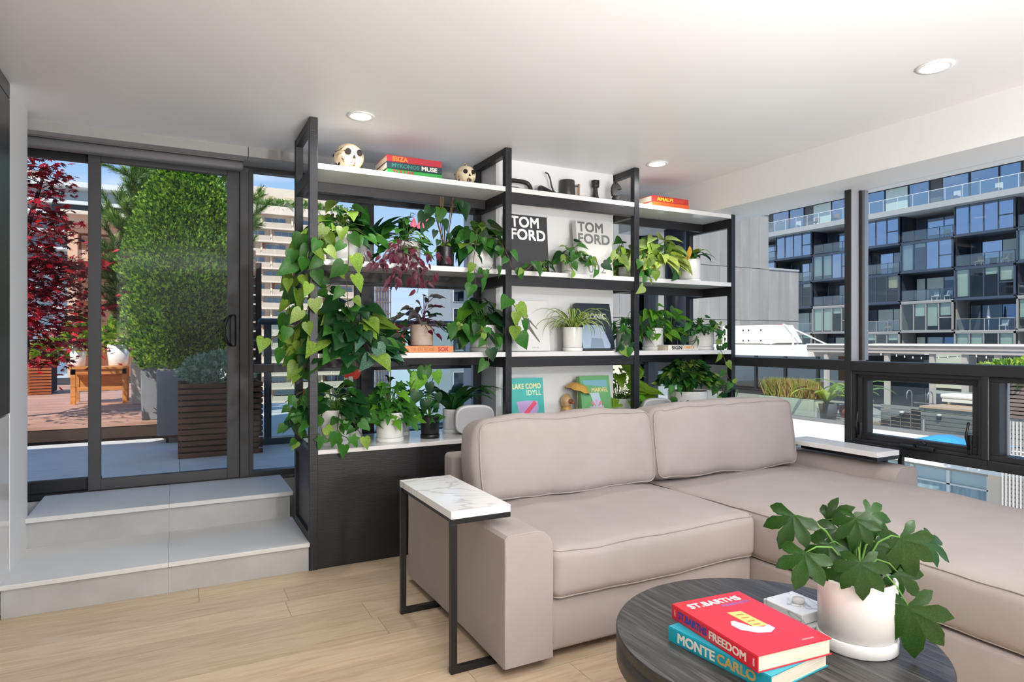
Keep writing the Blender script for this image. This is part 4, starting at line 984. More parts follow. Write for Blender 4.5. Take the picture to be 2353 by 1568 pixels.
# furniture on the far balconies
def far_chair(p, m, lb):
    t = thing('balcony_chair', lb, 'chair', p, group='chairs on the far balconies')
    x, y, z = p
    MB().box(x-.3, x+.3, y-.3, y+.3, z+.38, z+.46).build('seat', m, t); MB().box(x+.22, x+.3, y-.3, y+.3, z+.46, z+.95).build('backrest', m, t)
    for a in (-.27, .23):
        for c in (-.27, .23): MB().box(x+a, x+a+.05, y+c, y+c+.05, z, z+.38).build('leg', m, t)
WCH = mat('white_furniture', '#E4E4E2', .6); TCH = mat('tan_wicker', '#A58A6C', .7)
for (ci, li, dy, m, lb) in ((2, 2, 1.2, TCH, 'tan chair on the far balcony, second level, left of the pair'), (2, 2, 3.4, TCH, 'tan chair on the far balcony, second level, right of the pair'), (3, 1, 1.0, WCH, 'white chair on the mid level far balcony'), (3, 1, 2.2, WCH, 'white chair beside another on the mid level far balcony'), (2, 0, 1.4, WCH, 'white chair beside the folded parasol on the far balcony'), (4, 0, 2.0, TCH, 'low tan chair on the lower far balcony'), (3, 3, 1.3, WCH, 'pale chair on the highest recessed far balcony')):
    far_chair((FX+.7, cols[ci]+dy, FZ0+FLH*li+.02), m, lb)
for k, (y, m) in enumerate(((28, WCH), (31, WCH), (34.5, WCH), (47, TCH), (49.5, TCH), (52, WCH))):
    far_chair((FX-.6, y, zt+.3), m, ('white chair on far roof terrace, rightmost in view', 'white chair on far roof terrace, second from the right', 'white chair on far roof terrace, just right of the mullion', 'tan chair on far roof terrace, nearest left of the mullion', 'tan chair on far roof terrace, middle one left of the mullion', 'white chair on far roof terrace beside the grey clad building')[k])
t = thing('folded_parasol', 'white folded parasol on a lower balcony of the dark building', 'parasol', (FX+.6, cols[2]+2.6, FZ0))
MB().lathe([(.03, .0), (.03, 1.0)], (FX+.6, cols[2]+2.6, FZ0), 8).build('pole', WCH, t)
MB().lathe([(.06, 1.0), (.16, 1.15), (.05, 2.3)], (FX+.6, cols[2]+2.6, FZ0), 10).build('canopy', WCH, t)

# ---- neighbouring roof terrace (level RZ) with railing, planters, pool, pergola
RZ = -.83
ROOFW = mat('white_roof_coping', '#F1ECE4', .8, var=.3, vscale=.8, color2='#E2DBD0')
nb = sroot('roof_terrace', 'pale roof terrace of the neighbouring building')
MB().box(12.9, 14.75, -2, 24.5, RZ-.3, RZ).build('coping', ROOFW, nb)
MB().box(14.75, 30, -2, 24.5, RZ-.35, RZ-.02).build('slab', mat('terrace_grey', '#9A9792', .8), nb)
# facade below the roof edge
lf = thing('lower_facade', 'blue green glazed facade with pale mullions below the roof terrace', 'building', (12.1, 6, -12))
MB().box(13.3, 30, -2, 24.5, -12, RZ-.36).build('wall', mat('taupe_concrete', '#A79F94', .8, var=.5, vscale=1.5, color2='#8F877C'), lf)
MB().box(13.15, 13.3, -2, 24.5, -1.215, RZ-.3).build('spandrel', MATS['taupe_concrete'], lf)
CURT = mat('curtained_glass', '#8FA5AA', .25, var=.7, vscale=3, stretch=(1, 6, .4), color2='#6C8288'); PMUL = mat('pale_mullion', '#D9D8D4', .6)
def yv(u, X): return at(u, 784, X=X).y
ys_ = [yv(2275, 13.2)+ .69*k for k in range(0, 16)]
for k in range(15):
    w = MB().box(13.14, 13.22, ys_[k]-.03, ys_[k]+.03, -5, -1.215).box(13.14, 13.22, ys_[k], ys_[k+1], -1.49, -1.46).build('window', PMUL, lf)
    MB().box(13.18, 13.2, ys_[k]+.03, ys_[k+1]-.03, -1.46, -1.22).build('pane', mat('pale_transom_glass', '#A9BCC0', .2), w)
    MB().box(13.18, 13.2, ys_[k]+.03, ys_[k+1]-.03, -5, -1.49).build('pane', CURT, w)
MB().box(13.0, 13.3, yv(2306, 13.1), yv(2277, 13.1), -12, RZ-.3).build('pier', mat('cream_pier', '#E2CDB4', .8), lf)
# woven screen at the right edge
ws = thing('woven_screen', 'pale grey woven strip screen at the right window edge', 'screen', (11.4, yv(2340, 11.4), -4))
ya, yb = yv(2420, 11.4), yv(2306, 11.4)
for k in range(56): MB().box(11.4, 11.43, ya, yb, -3.6+.065*k, -3.6+.065*k+.042).build('strip', mat('grey_strip', '#8C8782', .8), ws)
for k in range(14): yy = ya+(yb-ya)*k/13; MB().box(11.38, 11.40, yy, yy+.018, -3.6, .03).build('batten', mat('pale_batten', '#C9C5BF', .8), ws)
t = slat_planter('brown slatted planter with green hedge above the woven screen', 11.6, 12.4, yv(2420, 11.6), yv(2308, 11.6), .05, .62, 9, mat('taupe_slat', '#7D6D65', .7, objvar=.1))
hd2 = thing('box_hedge', 'bright green hedge growing in the planter at the right edge', 'shrub', (12.0, yv(2360, 12), .6))
MB().tube([(12, yv(2360, 12), .55), (12, yv(2360, 12), .8)], .03).build('stem', BARK, hd2)
o = shrub('foliage', '', (12.0, yv(2370, 12), .74), (.55, .75, .22), 2200, .08, LG, 41, parent=hd2, lump=.1); o['kind'] = 'stuff'
# glass railing at X = 14.8
RX = 14.8
gr2 = thing('roof_glass_railing', 'frameless glass railing along the neighbouring roof terrace', 'railing', (RX, 8, RZ))
MB().box(RX-.06, RX+.06, -1, 20.5, RZ, RZ+.09).build('base_rail', mat('grey_base_rail', '#7E7D7B', .6), gr2)
pgm = glass_mat('railing_glass', (.93, .96, .95, 1), 1.35, .02, .4)
for k in range(16):
    a = -1+1.35*k; MB().box(RX-.008, RX+.008, a+.01, a+1.33, RZ+.09, RZ+1.05).build('glass_panel', pgm, gr2)
    MB().box(RX-.03, RX+.03, a-.01, a+.03, RZ+.09, RZ+.35).build('clip', SILV, gr2)
# long planter with grasses
PLG = mat('pale_green_trough', '#C7CDB8', .6)
g0, g1 = yv(1880, 15.3), yv(1755, 15.3)
t = thing('planter_trough', 'long pale trough of yellow grasses behind the glass railing', 'planter', (15.35, (g0+g1)/2, RZ))
MB().box(15.1, 15.6, g0, g1, RZ, RZ+.52).build('trough', PLG, t, bevel=.01)
MB().box(15.13, 15.57, g0+.03, g1-.03, RZ+.50, RZ+.53).build('soil', SOIL, t)
rg_ = np.random.default_rng(51); n = 2600; pos = np.stack([15.35+rg_.normal(size=n)*.09, g0+.1+(g1-g0-.2)*rg_.random(n), np.full(n, RZ+.5)], 1)
dr = np.stack([rg_.normal(size=n)*.18, rg_.normal(size=n)*.22, np.ones(n)], 1)
o = scatter_mesh('grass', [(-.02, 0, 0), (.02, 0, 0), (.015, .6, .02), (0, 1, .08), (-.015, .6, .02)], [(0, 1, 2, 3, 4)], [mat('straw_grass', '#C2AE5A', .7, trans=.3), mat('green_grass', '#8FA83F', .6, trans=.3), mat('pink_seed_head', '#C98F7A', .8)], rg_.choice(3, n, p=[.5, .35, .15]), pos, dr, rnd_dirs(rg_, n), .55*(.5+.6*rg_.random(n)), t); o['kind'] = 'stuff'
# banana-like plant in dark pot, white tent-like cover beside
def strap_leaf(mb, base, az, L, rise, w, droop, n=9, fold_=.12, twist=0, mi=0):
    """arching strap; returns nothing. base point, azimuth, length"""
    d = Vector((math.cos(az), math.sin(az), 0)); sd = Vector((-d.y, d.x, 0)); p = Vector(base); ang = rise; vs = []
    for i in range(n):
        f = i/(n-1); wd = w*(math.sin(PI*min(1, f*.92+.08))**.7)*(1 if f < .98 else .05)
        tn = d*math.cos(ang)+Vector((0, 0, 1))*math.sin(ang); nm = sd.cross(tn)
        vs += [p-sd*wd/2+nm*wd*fold_, p, p+sd*wd/2+nm*wd*fold_]
        p = p+tn*(L/(n-1)); ang -= droop/(n-1)*(1+f)
    fs = []
    for i in range(n-1): a = i*3; fs += [(a, a+1, a+4, a+3), (a+1, a+2, a+5, a+4)]
    return mb.add(vs, fs, mi, True)
bp = at(1900, 968, X=15.6)
t = thing('potted_banana_plant', 'yellow green broad leaved plant in dark grey pot on the roof terrace', 'plant', (bp.x, bp.y, RZ))
MB().lathe([(.22, 0), (.30, .42), (.27, .42), (.26, .38)], (bp.x, bp.y, RZ), 20).build('pot', mat('dark_grey_pot', '#4B4A4E', .7), t)
BL = mat('banana_leaf', '#A8B64A', .5, trans=.35, var=.5, vscale=4, color2='#7D9A35')
for k in range(13):
    m = MB(); strap_leaf(m, (bp.x, bp.y, RZ+.4), 2*PI*k/13+.4, .85+.25*(k % 3), 1.25-.25*(k % 2), .16, 1.5); m.build('leaf', BL, t)
bp = at(1955, 950, X=16.5)
t = thing('broad_leaf_shrub', 'tall leafy green plant at the right of the roof trough', 'plant', (bp.x, bp.y, RZ))
MB().lathe([(.25, 0), (.34, .3), (.30, .3)], (bp.x, bp.y, RZ), 20).build('pot', mat('terracotta_pot', '#A2604A', .8), t)
for k in range(16):
    m = MB(); strap_leaf(m, (bp.x, bp.y, RZ+.3), 2.4*k, .9+.3*(k % 3), 1.3-.3*(k % 2), .18, 1.4); m.build('leaf', mat('leaf_fresh_green', '#7FA044', .5, trans=.3), t)
# low pavilion behind: dark glazing, white roof band, hvac, pergola
pv = thing('rooftop_pavilion', 'low pavilion with dark sliding glass and white roof edge', 'building', (22, 16, RZ))
PX = 22.0
MB().box(PX+.3, PX+5, yv(1960, PX), 24.6, RZ, 1.0).build('wall', mat('charcoal_interior', '#3B3E41', .8), pv)
DG = glass_mat('dark_reflecting_glass', (.5, .56, .58, 1), 1.45, .12, .6)
ys2 = [yv(1960, PX)+1.5*k for k in range(7)]
for k in range(6):
    w = ring(MB(), PX+.02, PX+.12, ys2[k], ys2[k+1], RZ, .93, .06).build('window', mat('pavilion_frame', '#6B7375', .5), pv)
    MB().box(PX+.06, PX+.08, ys2[k]+.06, ys2[k+1]-.06, RZ+.05, .9).build('pane', DG, w)
MB().box(PX-2.6, PX+5, yv(1857, PX-2.6), 24.6, .72, 1.10).build('roof', ROOFW, pv)
MB().box(PX-2.4, PX+4, yv(2400, PX-1), yv(1857, PX-2.6), .98, 1.10).build('side_roof', mat('taupe_fascia', '#B5AAA0', .7), pv)
h0, h1 = yv(1786, 23), yv(1660, 23); zb_ = 1.10
hv = thing('rooftop_hvac_unit', 'cream rooftop air handling unit on the white roof', 'machine', (23.4, (h0+h1)/2, zb_))
CRM = mat('cream_metal', '#E3DED3', .6)
hz1 = at(1720, 748, X=23).z
MB().box(23, 24.6, h0+.5, h1, zb_, hz1).build('casing', CRM, hv, bevel=.02)
MB().add([(23, h0, zb_+.1), (24.6, h0, zb_+.1), (24.6, h0+.5, hz1), (23, h0+.5, hz1), (23, h0+.5, zb_), (24.6, h0+.5, zb_)], [(0, 1, 2, 3), (0, 3, 4), (1, 5, 2), (0, 4, 5, 1)]).build('hood', CRM, hv)
for k in range(4):
    yy = h0+.7+1.0*k
    if yy+.9 < h1:
        dpn = MB().box(22.97, 23.0, yy, yy+.92, zb_+.08, hz1-.08).build('access_panel', CRM, hv)
        for q_ in (.12, .80): MB().box(22.95, 22.97, yy+q_, yy+q_+.05, zb_+.15, zb_+.22).build('latch', BLACKM, dpn); MB().box(22.95, 22.97, yy+q_, yy+q_+.05, hz1-.26, hz1-.19).build('latch', BLACKM, dpn)
MB().box(23, 24.6, h0+.3, h1, zb_-.0, zb_+.04).build('curb', SILV, hv)
a, b = at(1800, 745, X=24), at(1905, 794, X=24)
cr_ = thing('davit_arm', 'slender cream davit boom with a red hook block on the roof', 'machine', (24, a.y, 1.1))
MB().bar(a, b, .045).build('boom', CRM, cr_); MB().box(23.95, 24.05, a.y-.03, a.y+.05, 1.1, a.z).build('mast', CRM, cr_)
e_ = at(1822, 757, X=24); MB().box(23.97, 24.03, e_.y-.03, e_.y+.03, 1.1, e_.z).build('stay', CRM, cr_)
MB().rbox(23.85, 24.1, a.y-.02, a.y+.26, a.z-.25, a.z-.02, .05).build('hook_block', mat('signal_red', '#D8422F', .5), cr_)
# pergola with string lights
pgx = 18.6
pr = thing('roof_terrace_pergola', 'long taupe pergola beam on posts with string lights above the pool', 'pergola', (pgx, 8, RZ))
TAU = mat('taupe_metal', '#B9AFA6', .6); y0_, y1_ = -2.0, yv(1857, pgx)
zb0, zb1 = at(2100, 813, X=pgx).z, at(2100, 791, X=pgx).z
MB().box(pgx-.05, pgx+.12, y0_, y1_, zb0, zb1-.05).build('beam', TAU, pr); MB().box(pgx-.10, pgx+.2, y0_, y1_, zb1-.05, zb1).build('beam_cap', ROOFW, pr)
MB().box(pgx-.08, pgx-.05, y0_, y1_, zb0+.10, zb0+.14).build('beam_lip', TAU, pr)
MB().box(pgx+3.4, pgx+3.6, y0_, y1_, zb0, zb1).build('beam', TAU, pr)
for u in (1897, 2036, 2140, 2215, 2290): yy = yv(u, pgx); MB().box(pgx, pgx+.12, yy-.06, yy+.06, RZ, zb0).build('post', TAU, pr)
BULB = mat('clear_bulb', '#F5F1E6', .3)
ysl = y0_+2
sl = thing('string_lights', 'strings of small white bulbs hanging from the taupe pergola beam', 'string lights', (pgx, 6, zb0))
pts = []; yy = yv(2340, pgx)
while yy < yv(2000, pgx): pts.append((pgx+.5, yy, zb0-.02-.10*abs(math.sin((yy)*1.3)))); yy += .12
MB().tube(pts, .008, 5).build('cable', BLACKM, sl)
for p in pts[::2]: MB().lathe([(.008, .02), (.022, -.02), (.012, -.05), (.002, -.055)], p, 8).build('bulb', BULB, sl)
# far wall behind the pergola
bw = thing('terrace_back_wall', 'dark planted back wall of the roof terrace', 'wall', (29, 8, RZ))
MB().box(29, 29.3, -2, yv(1960, 29), RZ, .75).build('wall', mat('dark_grey_wall', '#55585A', .9), bw)
for k in range(9): MB().box(28.9, 29, -1+2.0*k, .4+2.0*k, RZ+.1, .70).build('panel', rr.choice([BLIND, MATS['charcoal_interior'], PLG]), bw)
# pool: raised deck with plank cladding, water, ladder, lounger, steps
PW = 15.2; PTZ = -.22
py1 = yv(2010, PW)
pl = thing('raised_pool', 'raised swimming pool with grey plank cladding and brown deck edge', 'pool', (17, 6, RZ))
MB().box(PW+.03, 18.4, -2, py1-1.2, RZ, PTZ-.04).build('pool_base', mat('dark_grey_base', '#4E4E4E', .9), pl)
for k in range(6): MB().box(PW, PW+.03, -2, py1-.15, RZ+.095*k+.006, RZ+.095*(k+1)-.006).build('cladding_board', mat('grey_plank', '#807E78', .8, objvar=.08), pl)
BRD = mat('warm_brown_deck', '#B79A7E', .8, objvar=.06)
MB().box(PW-.05, PW+.5, -2, py1-1.1, PTZ-.04, PTZ).build('deck_edge', BRD, pl)
for k in range(7): MB().box(PW+.52+.15*k, PW+.66+.15*k, -2, py1-1.1, PTZ-.04, PTZ-.002).build('deck_board', BRD, pl)
for k in range(5): MB().box(PW+.0, PW+1.2, py1-1.1+.24*k, py1-.88+.24*k, RZ, PTZ-.10*(k+1)).build('step', BRD, pl)
MB().box(PW+1.6, 18.1, -2, py1-1.3, PTZ-.05, PTZ-.015).build('water', mat('pool_water', '#5F7FA8', .08), pl)
MB().box(18.1, 18.4, -2, py1-1.0, PTZ-.05, PTZ+.03).build('far_coping', ROOFW, pl)
ly = yv(2112, PW+1.6)
ld = thing('pool_ladder', 'curved steel pool ladder rails at the deck edge', 'ladder', (PW+1.6, ly, PTZ))
for dy in (-.26, .26):
    MB().tube([(PW+1.51, ly+dy, PTZ)]+arc((PW+1.62, ly+dy, PTZ+.10), .11, PI, 0, 8)+[(PW+1.73, ly+dy, PTZ-.3)], .014, 8).build('rail', SILV, ld)
MB().box(PW+1.8, PW+1.85, ly-.26, ly+.26, PTZ-.12, PTZ-.10).build('tread', SILV, ld)
lg0, lg1 = yv(2290, 16.2), yv(2170, 16.2)
t = thing('sun_lounger', 'white upholstered sun lounger by the pool', 'sun lounger', (16.3, (lg0+lg1)/2, PTZ))
MB().rbox(16.0, 16.6, lg0, lg1, PTZ+.14, PTZ+.24, .04).build('mattress', ROOFW, t)
MB().box(16.0, 16.6, lg0+.1, lg1-.05, PTZ+.06, PTZ+.13).build('frame', CRM, t)
for yy in (lg0+.2, lg1-.2):
    for xx in (16.05, 16.5): MB().box(xx, xx+.05, yy, yy+.05, PTZ, PTZ+.07).build('leg', CRM, t)
b0_, b1_ = yv(2330, 14.1), yv(2108, 14.1)
bl = MB(); nx, ny = 10, 26; vs = []
for i in range(nx):
    for j in range(ny):
        a, b = i/(nx-1), j/(ny-1); hgt = (math.sin(PI*a)**.6)*(math.sin(PI*min(1, b*.9+.1))**.5)*(.11+.07*math.sin(b*9+1)+.05*noise.noise(Vector((a*3, b*6, 0))))
        vs.append((13.75+.85*a, b0_+(b1_-b0_)*b, RZ+.12*0+max(.0, hgt)*1.0))
bl.add(vs, [(i*ny+j, (i+1)*ny+j, (i+1)*ny+j+1, i*ny+j+1) for i in range(nx-1) for j in range(ny-1)], 0, True)
o = bl.build('pool_cover', mat('bright_blue_tarp', '#3F9ED6', .45, bump=.3, bscale=8)); tagit(o, 'crumpled bright blue tarp lying on the roof edge', 'tarp')
for k, (u, v) in enumerate(((2072, 955), (2158, 962))):
    p = at(u, v, X=PW-.02); t = thing('deck_spotlight', ('small round spotlight on pool cladding, left one', 'small round spotlight on pool cladding, right one')[k], 'lamp', p)
    MB().lathe([(.04, -.03), (.05, .03), (.045, .05)], p, 12).build('housing', BLACKM, t); MB().lathe([(.045, .05), (.05, .09), (.01, .10)], p, 12).build('lens', BULB, t)
# cream wall just outside the corner
t = thing('cream_parapet', 'sunlit cream parapet just outside the corner window', 'wall', (6.4, 9, -.9))
MB().box(4.9, 7.4, 9.0, 9.3, -.9, .95).build('wall', mat('cream_render', '#F3E2C8', .8), t); MB().box(4.85, 7.45, 8.95, 9.35, .95, 1.02).build('cap', SILV, t)
# ================================================================ BOOKS
PAGE = ramp_mat('page_block', 'noise', [(.35, '#D9CDB4'), (.65, '#EFE6D2')], 3, (1, 1, 160), .85, .1, 2)
def book(label, M, L, W, T, col, group=None, spine=(), cover=(), pages=None, name='book', rough=.3, extra=None):
    """lying flat: x = along the spine, y = away from the spine, z = up through the cover"""
    t = thing(name, label, 'book', M, group=group)
    cm_ = mat('book_cloth_'+col.strip('#'), col, rough) if isinstance(col, str) else col
    h = .0028
    m = MB(); m.box(0, L, 0, W, T-h, T); m.box(0, L, 0, W, 0, h)
    n = 5; prof = [(-.0025*math.sin(PI*i/n), T*i/n) for i in range(n+1)]
    vs = [(x, y, z) for x in (0, L) for y, z in prof]+[(x, h, z) for x in (0, L) for z in (T, 0)]
    m.box(0, L, -.001, h, h, T-h)
    m.build('cover', cm_, t, world=False, bevel=.0006)
    MB().box(.003, L-.003, h, W-.005, h, T-h).build('pages', pages or PAGE, t, world=False)
    for (txt, x0, w, hh, mm, *bo) in spine:   # on the spine face (y = 0), reading along x
        lettering(txt, frame_m((x0, -.0012, (T-hh)/2), (1, 0, 0), (0, 0, 1)), w, hh, mm, t, bo[0] if bo else .01)
    for (txt, a, b, w, hh, mm, *bo) in cover:   # a = distance from the head, b = distance from the spine
        lettering(txt, frame_m((a, b, T), (0, 1, 0), (-1, 0, 0)), w, hh, mm, t, bo[0] if bo else .01, spacing=1.05)
    return t
def patch(name, poly, m, t, M, z=.0006):
    """flat print from a polygon"""
    mb = MB(); mb.prism(poly, 0, z); o = mb.build(name, m, t, world=False)
    o.matrix_local = M; return o
def ink(c): return mat('ink_'+c.strip('#'), c, .5)
def cov(T, a, b): return frame_m((a, b, T), (0, 1, 0), (-1, 0, 0))   # x away from the spine, y towards the head
zr = CZ
# table books
T1 = .043
B1 = Matrix.Translation((1.262, 1.437, CZ)) @ Matrix.Rotation(math.radians(-84.5), 4, 'Z')
book('turquoise book beneath the red one on the round coffee table', B1, .335, .245, T1, '#1FA3B5', spine=(('MONTE', .035, .13, .028, ink('#E9E2D3'), .04), ('CARLO', .172, .12, .027, ink('#C9A05E'), .03)), cover=())
B2 = Matrix.Translation((1.306, 1.472, CZ+T1)) @ Matrix.Rotation(math.radians(-94.9), 4, 'Z')
T2 = .043
t = book('red book on top of the turquoise one on the round coffee table', B2, .345, .25, T2, '#E02A3A',
    spine=(('ST.BARTHS', .03, .125, .022, ink('#3A3F9A'), .03), ('FREEDOM', .165, .14, .022, ink('#F0DDCF'), .035), ('A', .012, .006, .02, ink('#F0C9BF'), .0), ('ASS', .328, .006, .02, ink('#F0C9BF'), .0)),
    cover=(('ST.BARTHS', .055, .03, .185, .030, ink('#F5EDEA'), .04), ('FREEDOM', .078, .125, .10, .014, ink('#8E6FB0'), .02), ('ASSOULINE', .325, .17, .04, .006, ink('#F0C9BF'), .0)))
patch('printed_artwork', [(0, 0), (.045, -.005), (.05, -.105), (.005, -.1)], ink('#F2C879'), t, cov(T2, .115, .105))
patch('printed_artwork', [(.0, -.0), (.02, -.045), (.05, -.06), (.072, -.052), (.072, -.078), (.045, -.092), (.01, -.082), (-.022, -.05), (-.025, -.02), (-.012, .0)], ink('#C9CCE0'), t, cov(T2, .165, .085), .0009)
for k in range(4): patch('printed_artwork', [(.012, -.02-.022*k), (.035, -.022-.022*k), (.035, -.029-.022*k), (.013, -.027-.022*k)], ink('#B8894A'), t, cov(T2, .115, .105), .0011)
# three books on the top shelf, left bay
x0b, yb_ = 1.105, 3.70
for k, (c, lb, sp_, T) in enumerate((('#2F9B45', 'green book, lowest of the three stacked between the skulls', (('TULUM', .03, .13, .026, ink('#B32A47'), .03), ('GYPSET', .19, .13, .022, ink('#3DB14F'), .02)), .036), ('#1E3A3E', 'dark teal book in the middle of the stack between the skulls', (('MYKONOS', .03, .17, .024, ink('#2F7F78'), .02), ('MUSE', .215, .10, .026, ink('#EFE8DC'), .05)), .040), ('#B8323A', 'red book on top of the stack between the skulls', (('IBIZA', .035, .095, .028, ink('#F58A2E'), .04), ('BOHEMIA', .14, .17, .024, ink('#B92A44'), .02)), .040))):
    z = 2.25+[0, .036, .076][k]; book(lb, Matrix.Translation((x0b+[.004, 0, .0][k], yb_+[.006, 0, .003][k], z)), .345, .26, T, c, 'stacked books between the two skulls', sp_)
# two orange books, right bay top
for k, (c, lb, sp_) in enumerate((('#F0662E', 'plain bright orange book under the lettered one on the top right shelf', ()), ('#C93A34', 'red orange book with yellow letters on the top right shelf', (('AMALFI', .05, .15, .026, ink('#F2D233'), .04), ('COAST', .205, .115, .024, ink('#D9553F'), .02))))):
    book(lb, Matrix.Translation((3.106, 3.72-.008*(1-k), 2.25+.045*k)), .355, .27, .044, c, 'orange books on the top right shelf', sp_)
# orange book under the ridged pot
book('orange spined book lying under the ridged pot', Matrix.Translation((1.185, 3.71, 1.195)), .345, .26, .040, '#D98A52', None, (('LA VIE EN ROSE', .03, .19, .022, ink('#B9773F'), .02), ('SOK', .245, .07, .026, ink('#B8323A'), .04)))
# white book lying in the right bay
book('white spined book lying before the black pot in the right bay', Matrix.Translation((3.245, 3.70, 1.195)), .30, .22, .040, '#E6E1D8', None, (('SIGN', .035, .10, .028, ink('#2E2E30'), .03), ('OBJETS', .155, .10, .022, ink('#F0A13E'), .03)))
# standing books: leaning back
def stand(x0, y, z, L, W, lean=10, yaw=0):
    R_ = Matrix(((0, 1, 0, 0), (0, 0, -1, 0), (-1, 0, 0, 0), (0, 0, 0, 1)))
    return Matrix.Translation((x0, y, z)) @ Matrix.Rotation(math.radians(yaw), 4, 'Z') @ Matrix.Rotation(math.radians(-lean), 4, 'X') @ Matrix.Translation((0, 0, L)) @ R_
L, W = .385, .292
book('charcoal book with large white letters standing on the middle shelf', stand(1.955, 3.80, 1.72, L, W, 5), L, W, .05, '#3A3A3D', 'standing fashion books', (), (('TOM', .085, .012, .215, .075, ink('#F2F2F2'), .03), ('FORD', .170, .012, .262, .075, ink('#F2F2F2'), .03)))
book('pale silver book with large grey letters standing near the pier edge', stand(2.484, 3.80, 1.72, L, .30, 5), L, .30, .05, '#DAD8D4', 'standing fashion books', (), (('TOM', .075, .012, .215, .072, ink('#6F706F'), .025), ('FORD', .158, .012, .27, .072, ink('#7A7B7A'), .025), ('002', .365, .085, .15, .07, ink('#8C8D90'), -.002)), name='book')
L, W = .345, .315
t = book('white book with a leaping player silhouette leaning on the third shelf', stand(1.958, 3.80, 1.195, L, W, 7), L, W, .022, '#E4E2E0', None, (), (('RARE AIR', .325, .175, .05, .006, ink('#8A8A8A'), .0),))
GI = ink('#6E6B69')
def sil(poly): patch('printed_silhouette', poly, GI, t, cov(.022, 0, 0), .0004)
def limb(a, b, w1, w2):
    a, b = Vector(a), Vector(b); d = (b-a).normalized(); n_ = Vector((-d.y, d.x))
    return [tuple(a+n_*w1/2), tuple(b+n_*w2/2), tuple(b-n_*w2/2), tuple(a-n_*w1/2)]
sil([(.079+.012*math.cos(a), -.040+.014*math.sin(a)) for a in [2*PI*k/14 for k in range(14)]])
for q in ((.083, -.053, .105, -.10, .007, .009), (.105, -.10, .135, -.135, .010, .014), (.145, -.125, .157, -.19, .036, .026), (.165, -.135, .19, -.165, .014, .010), (.19, -.165, .222, -.195, .009, .006), (.150, -.185, .12, -.215, .024, .018), (.12, -.215, .085, -.255, .017, .009), (.162, -.185, .19, -.225, .024, .018), (.19, -.225, .235, -.285, .016, .008)):
    sil(limb(q[0:2], q[2:4], q[4], q[5]))
sil([(.146+.011*math.cos(a), -.106+.013*math.sin(a)) for a in [2*PI*k/14 for k in range(14)]])
L, W = .335, .29
t = book('dark navy book with white title leaning behind the spider plant', stand(2.49, 3.77, 1.195, L, W, 12), L, W, .045, '#28303B', None, (), (('ICONIC', .115, .055, .19, .042, ink('#DAD9D2'), .02), ('AVENTADOR', .14, .06, .15, .010, ink('#A8A46A'), .0)))
patch('printed_photo', [(.05, -.155), (.20, -.16), (.215, -.20), (.255, -.30), (.25, -.325), (.02, -.325), (.015, -.22)], ink('#A9BCD3'), t, cov(.045, 0, 0), .0004)
patch('printed_photo', [(.10, -.25), (.19, -.255), (.20, -.325), (.08, -.325)], ink('#8797AC'), t, cov(.045, 0, 0), .0008)
L, W = .355, .25
t = book('turquoise book with pale yellow title standing on the counter', stand(1.952, 3.76, .66, L, W, 7), L, W, .04, '#4FB9B0', 'holiday books standing on the counter', (), (('LAKE COMO', .072, .016, .216, .036, ink('#F2E6A6'), .035), ('IDYLL', .115, .12, .112, .034, ink('#D9EBC8'), .03)))
patch('printed_shield', [(.045, -.155), (.12, -.150), (.20, -.155), (.205, -.20), (.185, -.255), (.135, -.30), (.08, -.265), (.052, -.21)], ink('#C4A5D8'), t, cov(.04, 0, 0), .0004)
patch('printed_band', limb((.075, -.265), (.185, -.160), .030, .030), ink('#EF5C7C'), t, cov(.04, 0, 0), .0008)
t = book('green book with a pink flower standing on the counter beside the duck', stand(2.51, 3.77, .66, L, W, 9), L, W, .05, '#6FAF72', 'holiday books standing on the counter', (), (('MARVEL', .115, .09, .14, .030, ink('#F0DC9A'), .035),))
patch('printed_picture', [(.02, -.03), (.225, -.03), (.225, -.085), (.03, -.06)], ink('#7FB6C4'), t, cov(.05, 0, 0), .0003)
patch('printed_picture', [(.075, -.12), (.15, -.12), (.2, -.35), (.02, -.35), (.10, -.2)], ink('#BFD3E2'), t, cov(.05, 0, 0), .0003)
for k in range(8):
    if k in (5,): continue
    a = 2*PI*k/8; c_ = (.125, -.225); patch('printed_petal', limb((c_[0]+.014*math.cos(a), c_[1]+.014*math.sin(a)), (c_[0]+.058*math.cos(a), c_[1]+.058*math.sin(a)), .006, .026), ink('#E88E9B' if k % 2 else '#D9B8D0'), t, cov(.05, 0, 0), .0008)

